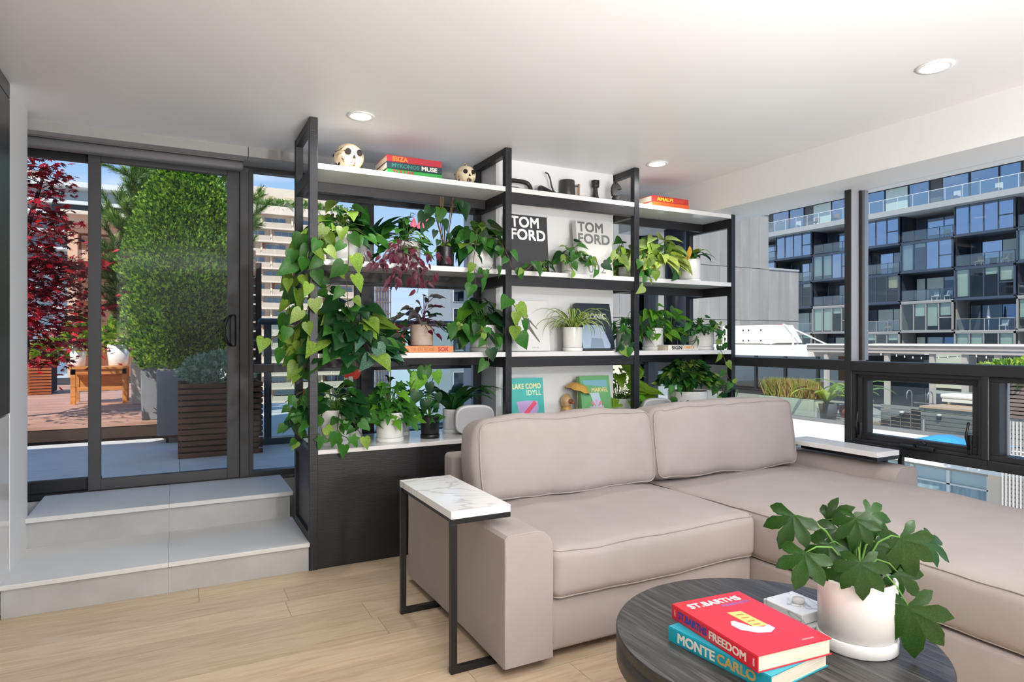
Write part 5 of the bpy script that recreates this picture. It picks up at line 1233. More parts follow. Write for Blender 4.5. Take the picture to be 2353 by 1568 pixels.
# ================================================================ ORNAMENTS
BONE = ramp_mat('carved_bone_ceramic', 'noise', [(.36, '#4F3D28'), (.42, '#D8C6A2'), (.62, '#EADBBE'), (.9, '#D5C19A')], 9, (1, 1, 1), .5, 2.2, 5, .2)
BONED = ramp_mat('openwork_bone_ceramic', 'noise', [(.42, '#2E2318'), (.5, '#CDB98F'), (.8, '#E3D3B0')], 22, (1, 1, 1), .55, 1.5, 5, .5)
HOLE = mat('hollow_shade', '#1E1410', .9)  # dark colour paints the shade inside eye, nose and side openings
def skull(label, c, s, yaw, crest=False):
    """face looks along local -y"""
    t = thing('ceramic_skull', label, 'skull ornament', Matrix.Translation(c) @ Matrix.Rotation(yaw, 4, 'Z'), group='ceramic skulls on the top shelf')
    n, m_ = 36, 26; vs = []
    def S(th, ph):   # direction
        d = Vector((math.sin(ph)*math.cos(th), math.sin(ph)*math.sin(th), math.cos(ph)))
        x, y, z = d; r = Vector((x*.50, y*.62+.04, z*.50+.55))
        front = max(0, -y); low = max(0, -z)
        r.x *= 1-.34*low**1.2*(.4+.6*front)           # narrow jaw
        r.y += .22*low*(1 if y > 0 else .12)*(-1 if y > 0 else 1)
        r.z -= .12*low*front*1.0; r.y -= .10*low*front
        if z < -.2 and y > 0: r.z += .16*(-z)*y*1.5
        ck = math.exp(-((abs(x)-.62)**2/.03+(z+.22)**2/.03))*front; r.x *= 1+.10*ck; r.y -= .04*ck     # cheek
        br = math.exp(-((z-.30)**2/.012))*front**2; r.y -= .01*br                                     # brow
        for ex in (-.36, .36):
            e = math.exp(-(((x-ex)**2)/.022+((z-.02)**2)/.022)); r.y += .03*e*(front > .2)
        nz_ = math.exp(-((x)**2/.008+(z+.28)**2/.02)); r.y += .07*nz_*(front > .2)
        mz_ = math.exp(-((z+.62)**2/.03))*front; r.y -= .05*mz_
        return r*s
    for j in range(m_+1):
        for i in range(n): vs.append(S(2*PI*i/n, PI*min(max(j/m_, .002), .998)))
    zmin = min(v.z for v in vs); vs = [Vector((v.x, v.y, v.z-zmin)) for v in vs]
    fs = [(j*n+(i+1) % n, j*n+i, (j+1)*n+i, (j+1)*n+(i+1) % n) for j in range(m_) for i in range(n)]
    MB().add(vs, fs, 0, True).build('cranium', BONE, t, world=False)
    def on(x, z, dy=0): 
        # point on the front surface near (x, z)
        b = min((v for v in vs if v.y < 0), key=lambda v: (v.x-x*s)**2+(v.z-z*s)**2); return Vector((x*s, b.y+dy*s, z*s))
    for ex in (-.19, .19):
        p = on(ex, .60, -.03); MB().lathe([(.001, -.16*s), (.08*s, -.12*s), (.108*s, .0), (.098*s, .018*s), (.001, .005*s)], (0, 0, 0), 18, M=Matrix.Translation(p) @ Matrix.Rotation(PI/2, 4, 'X')).build('eye_socket', HOLE, t, world=False)
    p = on(0, .43, -.015); MB().prism([(-.055*s, -.04*s), (-.02*s, -.05*s), (0, -.03*s), (.02*s, -.05*s), (.055*s, -.04*s), (.02*s, .06*s), (-.02*s, .06*s)], -.01*s, .012*s, M=Matrix.Translation(p) @ Matrix.Rotation(PI/2, 4, 'X')).build('nose_cavity', HOLE, t, world=False)
    m = MB()
    for k in range(9):
        a = (k-4)/4*.95; 
        for z_ in (.235, .165): m.rbox(math.sin(a)*.17*s-.017*s, math.sin(a)*.17*s+.017*s, -.0, .03*s, z_*s, (z_+.06)*s, .008*s, M=Matrix.Translation((0, on(math.sin(a)*.17, z_, -.03).y, 0)))
    m.build('teeth', BONE, t, world=False)
    m = MB()
    for q in ((-.44, -.18, .22), (-.46, -.05, .20), (-.47, .12, .22), (-.5, .1, .55), (.44, -.18, .22), (.46, -.05, .2), (.47, .12, .22)):
        b = min(vs, key=lambda v: (v-Vector(q)*s).length); m.lathe([(.001, -.03*s), (.05*s, -.02*s), (.045*s, .015*s), (.001, .01*s)], (0, 0, 0), 10, M=Matrix.Translation(b*1.005) @ Vector((b.x, b.y*.2, 0)).to_track_quat('Z', 'Y').to_matrix().to_4x4())
    tagit(m.build('side_opening', HOLE, t, world=False), label='small dark discs painting shaded cut-out holes')
    if crest:
        MB().lathe([(.05*s, 0), (.075*s, .05*s), (.06*s, .12*s), (.02*s, .15*s)], (0, .02*s, max(v.z for v in vs)-.02*s), 12).build('crest', BONE, t, world=False)
    return t
p = at(800, 374, Y=3.82); skull('cream ceramic skull, the larger, left of the book stack', (p.x, 3.80, 2.25), .172, math.radians(4))
p = at(1067, 374, Y=3.80); skull('smaller carved ceramic skull with a crest, right of the book stack', (p.x, 3.78, 2.25), .132, math.radians(-4), True)
DKM = mat('dark_bronze_resin', '#2B2624', .45)
# chain
ch = thing('decorative_chain', 'chunky dark decorative chain lying left of the watering can', 'chain', (2.12, 3.82, 2.25))
def link(c, a, b, r, M):
    pts = []
    for i in range(28):
        th_ = 2*PI*i/28; x = (a-b)*(1 if math.cos(th_) > 0 else -1)*min(1, abs(math.cos(th_))*3)+b*math.cos(th_); y = b*math.sin(th_); pts.append(M @ Vector((x, y, 0)))
    MB().tube([Vector(c)+p for p in pts], r, 10, closed=True).build('link', DKM, ch)
E_ = lambda x, y, z: Euler((math.radians(x), math.radians(y), math.radians(z))).to_matrix()
link((2.06, 3.82, 2.302), .085, .045, .015, E_(74, 0, 4)); link((2.165, 3.81, 2.268), .075, .042, .015, E_(6, 3, -10))
link((2.27, 3.82, 2.285), .065, .040, .015, E_(52, 12, 12)); link((2.005, 3.80, 2.268), .06, .038, .015, E_(0, 0, 30)); link((2.35, 3.80, 2.267), .065, .038, .015, E_(0, 2, -8))
# watering can
p = at(1303, 430, Y=3.86); wc = thing('watering_can', 'matt charcoal watering can with wooden handle and thin curved spout', 'watering can', (p.x, 3.86, 2.25))
x, z = p.x, 2.25
MB().lathe([(.001, 0), (.058, 0), (.060, .004), (.055, .146), (.053, .150), (.049, .150), (.049, .02), (.001, .02)], (x, 3.86, z), 36).build('body', mat('charcoal_enamel', '#3A3533', .35), wc)
m = MB(); m.tube([(x-.05, 3.86, z+.025), (x-.09, 3.85, z+.035), (x-.125, 3.84, z+.06), (x-.142, 3.84, z+.10), (x-.155, 3.835, z+.145), (x-.175, 3.83, z+.172), (x-.198, 3.825, z+.176)], [.011, .009, .007, .006, .0055, .005, .005], 10); m.build('spout', MATS['charcoal_enamel'], wc)
MB().tube([(x+.05, 3.855, z+.118), (x+.092, 3.85, z+.118)], .006, 8).tube([(x+.05, 3.855, z+.022), (x+.092, 3.85, z+.022)], .006, 8).build('bracket', MATS['charcoal_enamel'], wc)
MB().tube([(x+.092, 3.85, z+.004), (x+.092, 3.85, z+.134)], .008, 12).build('handle', mat('light_beech', '#B98F66', .5), wc)
# chess pieces
p = at(1368, 450, Y=3.84); rk = thing('chess_rook', 'large dark chess rook ornament right of the watering can', 'chess piece', (p.x, 3.84, 2.25))
MB().lathe([(.001, 0), (.052, 0), (.054, .012), (.050, .022), (.030, .040), (.022, .06), (.017, .10), (.016, .118), (.026, .124), (.028, .130), (.028, .158), (.001, .158)], (p.x, 3.84, 2.25), 32).build('body', DKM, rk)
m = MB()
for k in range(5):
    a = 2*PI*k/5+.3; poly = [(.029*math.cos(a+d), .029*math.sin(a+d)) for d in (-.48, -.24, 0, .24, .48)]+[(.018*math.cos(a+d), .018*math.sin(a+d)) for d in (.48, 0, -.48)]
    m.prism(poly, .150, .172, M=Matrix.Translation((p.x, 3.84, 2.25)))
m.build('crenellation', DKM, rk)
p = at(1420, 450, Y=3.74); kn = thing('chess_knight', 'large dark chess knight ornament by the third post', 'chess piece', (p.x, 3.76, 2.25))
MB().lathe([(.001, 0), (.046, 0), (.048, .012), (.044, .022), (.030, .030), (.028, .036), (.034, .042), (.030, .050), (.026, .056), (.001, .058)], (p.x, 3.76, 2.25), 32).build('base', DKM, kn)
prof = [(-.030, 0), (.028, 0), (.026, .018), (.012, .030), (.004, .040), (.010, .050), (.030, .046), (.040, .048), (.044, .056), (.036, .070), (.022, .084), (.010, .096), (.002, .108), (-.006, .098), (-.018, .094), (-.028, .082), (-.036, .062), (-.038, .038)]
Mk = Matrix.Translation((p.x-.004, 3.76, 2.25+.056)) @ Matrix.Rotation(math.radians(-8), 4, 'Z') @ Matrix.Rotation(PI/2, 4, 'X')
o = MB().prism(prof, -.013, .013, M=Mk).build('horse_head', DKM, kn, bevel=.006)
for sd_ in (-1, 1): MB().lathe([(.001, 0), (.006, 0), (.001, .016)], (0, 0, 0), 8, M=Mk @ Matrix.Translation((-.004, .098, .008*sd_)) @ Matrix.Rotation(-PI/2, 4, 'X')).build('ear', DKM, kn)
# white loudspeakers
SPK = mat('white_matt_plastic', '#DADADB', .5); SPG = mat('white_grille', '#D2D2D4', .6, bump=.6, bscale=900)
def speaker(label, M):
    t = thing('loudspeaker', label, 'speaker', M, group='oval white loudspeakers on the counter')
    def oval(w, h, y, n=44):
        out = []
        for k in range(n):
            a = 2*PI*k/n; c_, s_ = math.cos(a), math.sin(a); e = .62
            out.append((w/2*abs(c_)**e*(1 if c_ > 0 else -1), y, h/2+h/2*abs(s_)**e*(1 if s_ > 0 else -1)))
        return out
    rings = [(.252, .178, -.078), (.262, .188, -.072), (.262, .188, -.030), (.20, .15, .02), (.18, .14, .05), (.18, .14, .085)]
    vs = []; n = 44
    for w, h, y in rings:
        vs += [(a, b, c+(.188-h)/2*(.9)) for a, b, c in oval(w, h, y)]
    fs = [(i*n+k, (i+1)*n+k, (i+1)*n+(k+1) % n, i*n+(k+1) % n) for i in range(len(rings)-1) for k in range(n)]+[tuple(range(n))[::-1][::-1], tuple((len(rings)-1)*n+k for k in range(n))[::-1]]
    MB().add(vs, fs, 0, True).build('body', SPK, t, world=False)
    g = [(a, b, c+.006) for a, b, c in oval(.244, .170, -.0795)]; m = MB(); m.add(g+[(0, -.0815, .094)], [(k, (k+1) % n, n) for k in range(n)], 0, True); m.build('front_grille', SPG, t, world=False)
    MB().lathe([(.001, -.004), (.07, -.004), (.06, .0), (.001, .0)], (0, 0, 0), 20).build('foot', SPK, t, world=False)
    return t
p = at(1084, 990, Y=3.86); speaker('oval white loudspeaker on the counter behind the sofa, left one', Matrix.Translation((p.x, 3.86, .664)) @ Matrix.Rotation(math.radians(-6), 4, 'Z'))
p = at(1507, 960, Y=3.80); speaker('oval white loudspeaker on the counter in the right bay', Matrix.Translation((p.x+.0, 3.82, .664)) @ Matrix.Rotation(math.radians(-14), 4, 'Z') @ Matrix.Scale(.92, 4))
# duck figurine with umbrella
dx_ = at(1303, 950, Y=3.84).x; dk_ = thing('duck_figurine', 'golden ceramic duck in a hooded coat holding an umbrella', 'figurine', (dx_, 3.84, .66))
GOLD = mat('ochre_glaze', '#D9A850', .35, var=.7, vscale=14, color2='#B9935C'); GOLDW = mat('cream_ochre_glaze', '#CDB182', .35, var=.6, vscale=18, color2='#A9854F')
MB().lathe([(.001, 0), (.058, 0), (.062, .02), (.054, .07), (.042, .11), (.030, .142), (.026, .152), (.001, .155)], (dx_, 3.84, .66), 24, sx=1, sy=.8).build('coat', GOLD, dk_)
MB().lathe([(.001, -.046), (.024, -.042), (.036, -.02), (.040, .0), (.034, .024), (.018, .042), (.001, .05)], (0, 0, 0), 20, M=Matrix.Translation((dx_-.006, 3.84, .845)) @ Matrix.Rotation(math.radians(10), 4, 'Y')).build('hood', GOLDW, dk_)
MB().lathe([(.001, -.02), (.020, -.014), (.026, .0), (.020, .014), (.001, .018)], (dx_+.006, 3.815, .842), 16).build('face', mat('brown_duck_face', '#7A4E32', .5), dk_)
m = MB(); m.tube([(dx_+.008, 3.80, .838), (dx_+.014, 3.784, .834), (dx_+.019, 3.774, .831)], [.013, .011, .007], 10); m.build('bill', mat('dark_orange_bill', '#8C5630', .45), dk_)
for s_ in (-1, 1): MB().tube([(dx_+s_*.03, 3.83, .78), (dx_+s_*.05, 3.80, .74), (dx_+s_*.035+.012, 3.79, .755)], [.014, .013, .009], 8).build('wing', GOLDW, dk_)
MB().tube([(dx_+.045, 3.79, .73), (dx_+.056, 3.795, .85), (dx_+.064, 3.80, .945)], .0028, 8).build('umbrella_shaft', GOLDW, dk_)
n = 8; vs = [(0, 0, .052)]; rr1, rr2 = .058, .098
for k in range(n*2): a = PI*k/n; vs.append((rr1*math.cos(a), rr1*math.sin(a), .035))
for k in range(n*2): a = PI*k/n; q_ = rr2*(1 if k % 2 == 0 else .93); vs.append((q_*math.cos(a), q_*math.sin(a), -.012+(.008 if k % 2 else 0)))
fs = [(0, 1+k, 1+(k+1) % 16) for k in range(16)]+[(1+k, 17+k, 17+(k+1) % 16, 1+(k+1) % 16) for k in range(16)]
Mu = Matrix.Translation((dx_+.064, 3.80, .925)) @ Matrix.Rotation(math.radians(16), 4, 'Y') @ Matrix.Rotation(math.radians(6), 4, 'X')
MB().add([Mu @ Vector(v) for v in vs], fs, 0, False).build('umbrella_canopy', GOLD, dk_).modifiers.new('s', 'SOLIDIFY').thickness = .002
# clear glass vase on the third shelf
p = at(1056, 800, Y=3.93); t = thing('glass_vase', 'small clear glass vase between the ridged pot and the right white pot', 'vase', (p.x, 3.93, 1.195))
MB().lathe([(.04, 0), (.043, .004), (.042, .13), (.045, .17), (.0435, .17), (.040, .13), (.040, .012), (.001, .012)], (p.x, 3.93, 1.195), 28).build('vase', glass_mat('clear_glassware', (.9, .96, .95, 1), 1.45, .05, .7), t)
# marble box on the coffee table
MARB2 = ramp_mat('grey_veined_marble', 'noise', [(.40, '#ECECED'), (.49, '#E4E4E6'), (.505, '#A9AAAD'), (.52, '#E8E8EA'), (.7, '#F0F0F0')], 4, (1, 1, 1.6), .15, 1.4, 3)
t = thing('marble_box', 'small white marble box with a round knob beside the red book', 'box', (1.70, 1.35, CZ))
MB().box(1.634, 1.766, 1.262, 1.42, CZ+.006, CZ+.026).build('base', MARB2, t, bevel=.002)
MB().box(1.634, 1.766, 1.282, 1.424, CZ+.028, CZ+.058).build('lid', MARB2, t, bevel=.003)
MB().lathe([(.017, 0), (.018, .003), (.017, .012), (.001, .014)], (1.706, 1.352, CZ+.058), 24, sx=1.1).build('knob', QUARTZ, t)
MB().box(1.655, 1.80, 1.24, 1.36, CZ+.0, CZ+.006).build('tray', BLACKM, t)
# ================================================================ PLANTS
def leaf_mat(name, c, c2, var=.6, vs=9, tr=.18, rough=.42, ov=.22): return mat(name, c, rough, var=var, vscale=vs, color2=c2, trans=tr, objvar=ov, spec=.35)
LP = leaf_mat('pothos_green', '#2F6420', '#46802C'); LPD = leaf_mat('deep_heart_green', '#173F1E', '#245626'); LPY = leaf_mat('golden_pothos', '#5F8A2E', '#9DAF45', .8, 14)
LV = leaf_mat('variegated_cream', '#C2C468', '#4F8430', 1.0, 26); LV2 = leaf_mat('variegated_green', '#5C8C34', '#CFD48A', .9, 30); LL = leaf_mat('lily_green', '#1F4C25', '#2F652C')
LPUR = leaf_mat('purple_leaf', '#4A1A2A', '#6A2A3C', .7, 8, .12); LGP = leaf_mat('grey_purple_leaf', '#4D4350', '#6D7A62', .8, 8, .1); LNE = leaf_mat('bright_green_leaf', '#5C9C2A', '#8ABF3E', .6, 9, .28)
LSIL = leaf_mat('silver_leaf', '#3F6F5C', '#7CA08C', .9, 14); LYEL = leaf_mat('yellowed_leaf', '#D9A526', '#E8BE4A'); LFAT = leaf_mat('fatsia_green', '#223F18', '#34591F', .6, 30, .10, .28); LIVY = leaf_mat('ivy_green', '#38742A', '#568F34')
STEM = mat('green_stem', '#5E8A3A', .6); STEMB = mat('brown_stem', '#5C4A2E', .7); STEMP = mat('purple_stem', '#5A3040', .6)
def leafmesh(name, half, ys, fold=.28, curl=.22, m=None, wave=0):
    """half: (x, y) outline from base notch to tip; midrib at x = 0"""
    n = len(half); mid = [(0, y) for y in ys]; vs = []
    def zz(x, y): return abs(x)*fold-curl*y*y+wave*math.sin(y*9)*abs(x)
    for x, y in mid: vs.append((0, y, zz(0, y)-.0))
    for x, y in half: vs.append((x, y, zz(x, y)))
    for x, y in half: vs.append((-x, y, zz(x, y)))
    k = len(mid); fs = []
    for i in range(n-1):
        a, b = min(i, k-1), min(i+1, k-1)
        for o_, rev in ((k, 0), (k+n, 1)):
            f = (a, o_+i, o_+i+1, b) if a != b else (a, o_+i, o_+i+1); fs.append(f[::-1] if rev else f)
    me = bpy.data.meshes.new(name); me.from_pydata(vs, [], fs)
    for p_ in me.polygons: p_.use_smooth = True
    me.materials.append(m); me.validate(); me.update(); return me
HEART = [(.10, -.10), (.30, -.10), (.45, .08), (.44, .34), (.30, .62), (.13, .88), (.0, 1.10)]; HY = [.0, .06, .2, .38, .62, .88, 1.08]
OVAL = [(.03, .02), (.17, .12), (.25, .32), (.25, .52), (.18, .75), (.08, .92), (0, 1.05)]; OY = [.0, .12, .32, .52, .75, .92, 1.04]
LANCE = [(.02, .02), (.10, .14), (.155, .34), (.15, .55), (.10, .78), (.04, .95), (0, 1.08)]
IVY = [(.08, -.10), (.34, -.16), (.30, .10), (.55, .34), (.24, .44), (.16, .78), (0, 1.02)]; IY = [.0, .02, .12, .3, .46, .74, 1.0]
_lm = {}
def LMESH(shape, m):
    key = (shape, m.name)
    if key not in _lm:
        _lm[key] = {'heart': lambda: leafmesh('leaf', HEART, HY, .30, .20, m), 'oval': lambda: leafmesh('leaf', OVAL, OY, .35, .28, m, .2), 'lance': lambda: leafmesh('leaf', LANCE, OY, .4, .35, m), 'ivy': lambda: leafmesh('leaf', IVY, IY, .15, .16, m)}[shape]()
    return _lm[key]
def add_leaf(t, shape, m, base, d, n, s, r=random):
    Mx = ident(t).inverted() @ Matrix.Translation(base) @ rotm(d, n) @ Matrix.Diagonal((s*r.uniform(.88, 1.12), s, s*r.uniform(.6, 1.5), 1))
    return inst('leaf', LMESH(shape, m), t, Mx)
def pot(t, c, r, h, m, taper=.93, saucer=True, lip=.006):
    x, y, z = c; s0 = .0
    if saucer:
        MB().lathe([(r*.96, 0), (r*1.0, .004), (r*1.0, .024), (r*.94, .026)], c, 40).build('saucer', m, t); s0 = .027
    MB().lathe([(r*taper*.97, s0), (r*taper, s0+.004), (r*.99, h-.004), (r*.985, h), (r-.008, h), (r-.012, h-.03)], c, 40).build('pot', m, t)
    MB().lathe([(.001, h-.03), (r-.013, h-.03), (r-.013, h-.022), (r*.5, h-.016), (.001, h-.014)], c, 24).build('soil', SOIL, t)
def crown(t, c, n, ls, spread, hgt, shapes, seed, zmax=9, sy=.8, front=.35, low=-.3, stem=STEM, dz=0, spy=0, down=.55):
    """leaves on petioles in a dome over the pot. shapes: list of (shape, mat, weight)"""
    r = random.Random(seed); st_ = MB(); c = Vector(c)
    ws = [s[2] for s in shapes]
    for i in range(n):
        az = 2*PI*(i*.618+r.uniform(-.1, .1)); f = ((i+.6)/n)**.62; el = (1-f)*1.2+low*f+r.uniform(-.15, .2)
        rad = spread*(.25+.75*f)*r.uniform(.75, 1.1)
        o = Vector((math.cos(az), math.sin(az)*sy-.15*front, 0)); p = c+o*rad+Vector((0, -spy, hgt*max(low, el)*r.uniform(.75, 1.05)+dz))
        s = ls*r.uniform(.7, 1.15)
        if p.z > zmax-.015: p.z = zmax-.015-r.uniform(0, .06)
        d = Vector((o.x, o.y-.1, -down+r.uniform(-.35, .45)+.25*(1-f))); nn = Vector((o.x*.5+r.uniform(-.4, .4), o.y*.4-front-r.uniform(0, .5), .75+r.uniform(-.2, .3)))
        sh, m, _ = r.choices(shapes, ws)[0]; 
        if p.z+d.normalized().z*s > zmax-.005: d.z = min(d.z, -.1)
        add_leaf(t, sh, m, p, d, nn, s, r)
        b = c+Vector((r.uniform(-.25, .25)*spread*.5, r.uniform(-.2, .2)*spread*.5, 0)); md = b.lerp(p, .55)+Vector((0, 0, .25*(p-b).length))
        if md.z > zmax-.01: md.z = zmax-.012
        st_.tube([b, b.lerp(md, .5)+Vector((0, 0, .02)), md, md.lerp(p, .6), p], .0022, 4, caps=False)
    o = st_.build('petiole', stem, t); o['kind'] = 'stuff'
def vine(t, pts, shapes, ls, sp, seed, stem=STEMB, r_=.0024, face=(0, -1, .25), side=.030, start=0.0, up=0.0):
    """pts: list of Vectors (smoothed), leaves alternate along it, hanging"""
    r = random.Random(seed); P_ = [Vector(p) for p in pts]; Q = []
    for i in range(len(P_)-1):
        p0, p1, p2, p3 = P_[max(i-1, 0)], P_[i], P_[i+1], P_[min(i+2, len(P_)-1)]
        for k in range(6):
            f = k/6; Q.append(.5*((2*p1)+(p2-p0)*f+(2*p0-5*p1+4*p2-p3)*f*f+(3*p1-p0-3*p2+p3)*f**3))
    Q.append(P_[-1]); MB().tube(Q, r_, 5).build('vine', stem, t); acc = sp*start*-1; sgn = 1; ws = [s[2] for s in shapes]
    for i in range(1, len(Q)):
        acc += (Q[i]-Q[i-1]).length
        if acc >= sp:
            acc = 0; sgn = -sgn; sh, m, _ = r.choices(shapes, ws)[0]; s = ls*r.uniform(.65, 1.15); tg = (Q[i]-Q[i-1]).normalized()
            o = Vector((sgn*side*r.uniform(.4, 1.2), r.uniform(-side, side*.3)-.006, r.uniform(-.005, .02))); b = Q[i]+o
            MB_ = None; d = Vector((sgn*r.uniform(.1, .7), r.uniform(-.35, .15), -.9+r.uniform(-.2, .5)+up)); nn = Vector(face)+Vector((r.uniform(-.7, .7), r.uniform(-.1, .3), r.uniform(-.3, .4)))
            add_leaf(t, sh, m, b, d, nn, s, r)
def pix(*q): return [at(u, v, Y=y) for u, v, y in q]
def plant(label, u, z, Y, r, h, pm=POTW, name='potted_plant', saucer=True, taper=.95, cat='plant', group=None, X=None):
    x = X if X is not None else at(u, 784, Y=Y).x; t = thing(name, label, cat, (x, Y, z), group=group); pot(t, (x, Y, z), r, h, pm, taper, saucer)
    return t, Vector((x, Y, z+h-.02))
S1, S2, S3, S0 = 2.25, 1.72, 1.195, .66
HP = [('heart', LP, 5), ('heart', LPY, 2), ('heart', LPD, 2)]
# --- left bay, second shelf
t, c = plant('golden pothos in a wide white pot at the left end of the second shelf', 786, S2, 3.86, .095, .185)
crown(t, c, 46, .10, .20, .17, [('heart', LP, 3), ('heart', LPY, 4), ('heart', LPD, 3)], 1, 2.19)
mixv = [('heart', LPY, 4), ('heart', LP, 4), ('heart', LV2, 1)]
vine(t, pix((760, 520, 3.76), (738, 545, 3.66), (735, 580, 3.63), (748, 610, 3.62), (776, 612, 3.62)), mixv, .075, .05, 2)
vine(t, pix((790, 520, 3.74), (800, 545, 3.64), (801, 590, 3.61), (797, 640, 3.60), (798, 680, 3.60), (801, 712, 3.60)), mixv, .088, .052, 3)
vine(t, pix((740, 530, 3.8), (705, 545, 3.72), (692, 590, 3.72), (672, 640, 3.74), (664, 700, 3.78), (675, 760, 3.82), (668, 800, 3.8), (656, 822, 3.8)), mixv, .098, .038, 4, side=.045)
vine(t, pix((745, 540, 3.86), (712, 560, 3.90), (700, 610, 3.92), (690, 660, 3.92), (694, 730, 3.92), (690, 800, 3.9), (694, 860, 3.86)), mixv, .105, .034, 5, side=.05)
vine(t, pix((735, 560, 3.75), (706, 585, 3.64), (716, 640, 3.62), (712, 690, 3.62), (690, 740, 3.66), (640, 770, 3.72), (608, 790, 3.75)), mixv, .08, .06, 6, side=.03)
vine(t, pix((690, 700, 3.9), (684, 760, 3.85), (692, 820, 3.83), (678, 850, 3.82)), mixv, .11, .032, 7, side=.045)
def rosette(t, c, n, L, w, m, seed, rise=1.25, droop=1.3, zmax=9, spread=.02, lean=(0, 0)):
    r = random.Random(seed)
    for k in range(n):
        az = 2*PI*(k*.618+r.uniform(-.08, .08)); l = L*r.uniform(.7, 1.1); ri = rise*r.uniform(.75, 1.15); ri = min(ri, 1.45)
        if c.z+l*math.sin(ri)*.8 > zmax: l = (zmax-c.z)/math.sin(ri)/.8
        q = MB(); strap_leaf(q, c+Vector((math.cos(az)*spread+lean[0], math.sin(az)*spread+lean[1], 0)), az, l, ri, w*r.uniform(.8, 1.15), droop*r.uniform(.6, 1.25)); q.build('leaf', m if not isinstance(m, list) else r.choice(m), t)
t, c = plant('peace lily with upright leaves in a white pot behind the golden pothos', 838, S2, 4.03, .058, .15, name='peace_lily')
rosette(t, c, 26, .36, .062, [LL, LPD, LP], 8, 1.25, 1.1, 2.20, .02)
t, c = plant('green arrow leaved plant with pink flowers in a white pot on the second shelf', 930, S2, 3.86, .100, .155, name='potted_plant')
crown(t, c, 55, .075, .17, .19, [('ivy', LP, 3), ('ivy', LPD, 3), ('heart', LP, 2), ('lance', LNE, 1)], 9, 2.19)
for (u, v) in ((948, 520), (965, 525), (985, 512)):
    p = at(u, v, Y=3.80); add_leaf(t, 'heart', mat('pink_spathe', '#E86F8E', .4, trans=.2), p, (.2, -.2, 1), (0, -1, .2), .05).name = 'flower'
pv_ = [('oval', LPUR, 1)]
tp, c2 = plant('purple wandering plant trailing over the shelf edge below the arrow leaved plant', 920, S2, 3.735, .040, .07, mat('purple_brown_pot', '#6B4A4A', .5), name='trailing_purple_plant', saucer=False)
crown(tp, c2+Vector((0, 0, .02)), 34, .055, .10, .09, pv_, 10, 1.95, stem=STEMP, low=-.6)
for k, q in enumerate((((925, 590, 3.68), (912, 610, 3.63), (905, 640, 3.61), (915, 660, 3.60)), ((935, 585, 3.68), (940, 615, 3.62), (948, 640, 3.61), (955, 650, 3.60)), ((940, 580, 3.68), (965, 605, 3.62), (985, 620, 3.61), (1000, 628, 3.60)), ((915, 585, 3.68), (890, 600, 3.63), (872, 608, 3.62), (868, 622, 3.61)), ((905, 575, 3.7), (865, 605, 3.64), (845, 598, 3.63), (835, 575, 3.64)), ((950, 575, 3.7), (985, 590, 3.63), (1010, 585, 3.62), (1022, 600, 3.61)), ((945, 590, 3.68), (958, 625, 3.62), (962, 655, 3.60), (958, 675, 3.60)), ((930, 600, 3.66), (900, 640, 3.61), (885, 655, 3.60), (900, 665, 3.60)), ((940, 600, 3.66), (975, 630, 3.61), (990, 640, 3.6), (975, 655, 3.6)))):
    vine(tp, pix(*q), pv_, .056, .026, 20+k, STEMP, .0018, side=.018)
t, c = plant('philodendron on stakes in a matt black pot on the second shelf', 1023, S2, 3.84, .058, .145, POTB, name='staked_philodendron')
for k, (du, v) in enumerate(((-10, 452), (-5, 446), (18, 450))):
    a = at(1018+du*.5, 590, Y=3.84); b = at(1023+du, v, Y=3.84); MB().tube([(a.x, a.y, c.z), (b.x, b.y, min(b.z, 2.185))], .0025, 6).build('stake', mat('bamboo_stake', '#B08A55', .6), t)
for q in ((985, 500, .11, -1), (990, 478, .09, -1), (1062, 470, .10, .6), (1052, 462, .075, .3), (1012, 480, .09, -.3), (1020, 505, .07, .4), (1000, 530, .05, -.5), (1030, 538, .05, .5), (1048, 548, .05, .8), (1008, 552, .04, -.7), (975, 490, .085, -1)):
    p = at(q[0], q[1], Y=3.80); add_leaf(t, 'heart', random.choice([LP, LPD, LPD]), p, (q[3]*.5, -.2, -.9), (q[3]*.2, -1, .4), q[2]); MB().tube([(c.x, c.y, c.z), ((c.x+p.x)/2, (c.y+p.y)/2, p.z), p], .0025, 5).build('stem', STEMB, t)
crown(t, c, 12, .035, .05, .05, [('heart', LNE, 1)], 31)
t, c = plant('heart leaved philodendron in a white pot beside the second post', 1103, S2, 3.86, .092, .185)
crown(t, c, 44, .115, .19, .16, [('heart', LP, 6), ('heart', LPD, 3), ('heart', LPY, 1)], 11, 2.18)
vine(t, pix((1095, 525, 3.76), (1094, 560, 3.65), (1088, 605, 3.62), (1100, 625, 3.61), (1125, 620, 3.61), (1135, 605, 3.62)), HP, .065, .05, 12)
vine(t, pix((1088, 610, 3.62), (1092, 650, 3.60), (1088, 670, 3.6)), HP, .075, .04, 13)
vine(t, pix((1150, 555, 3.72), (1168, 590, 3.62), (1180, 620, 3.61), (1205, 622, 3.60), (1222, 610, 3.60)), HP, .065, .055, 14)
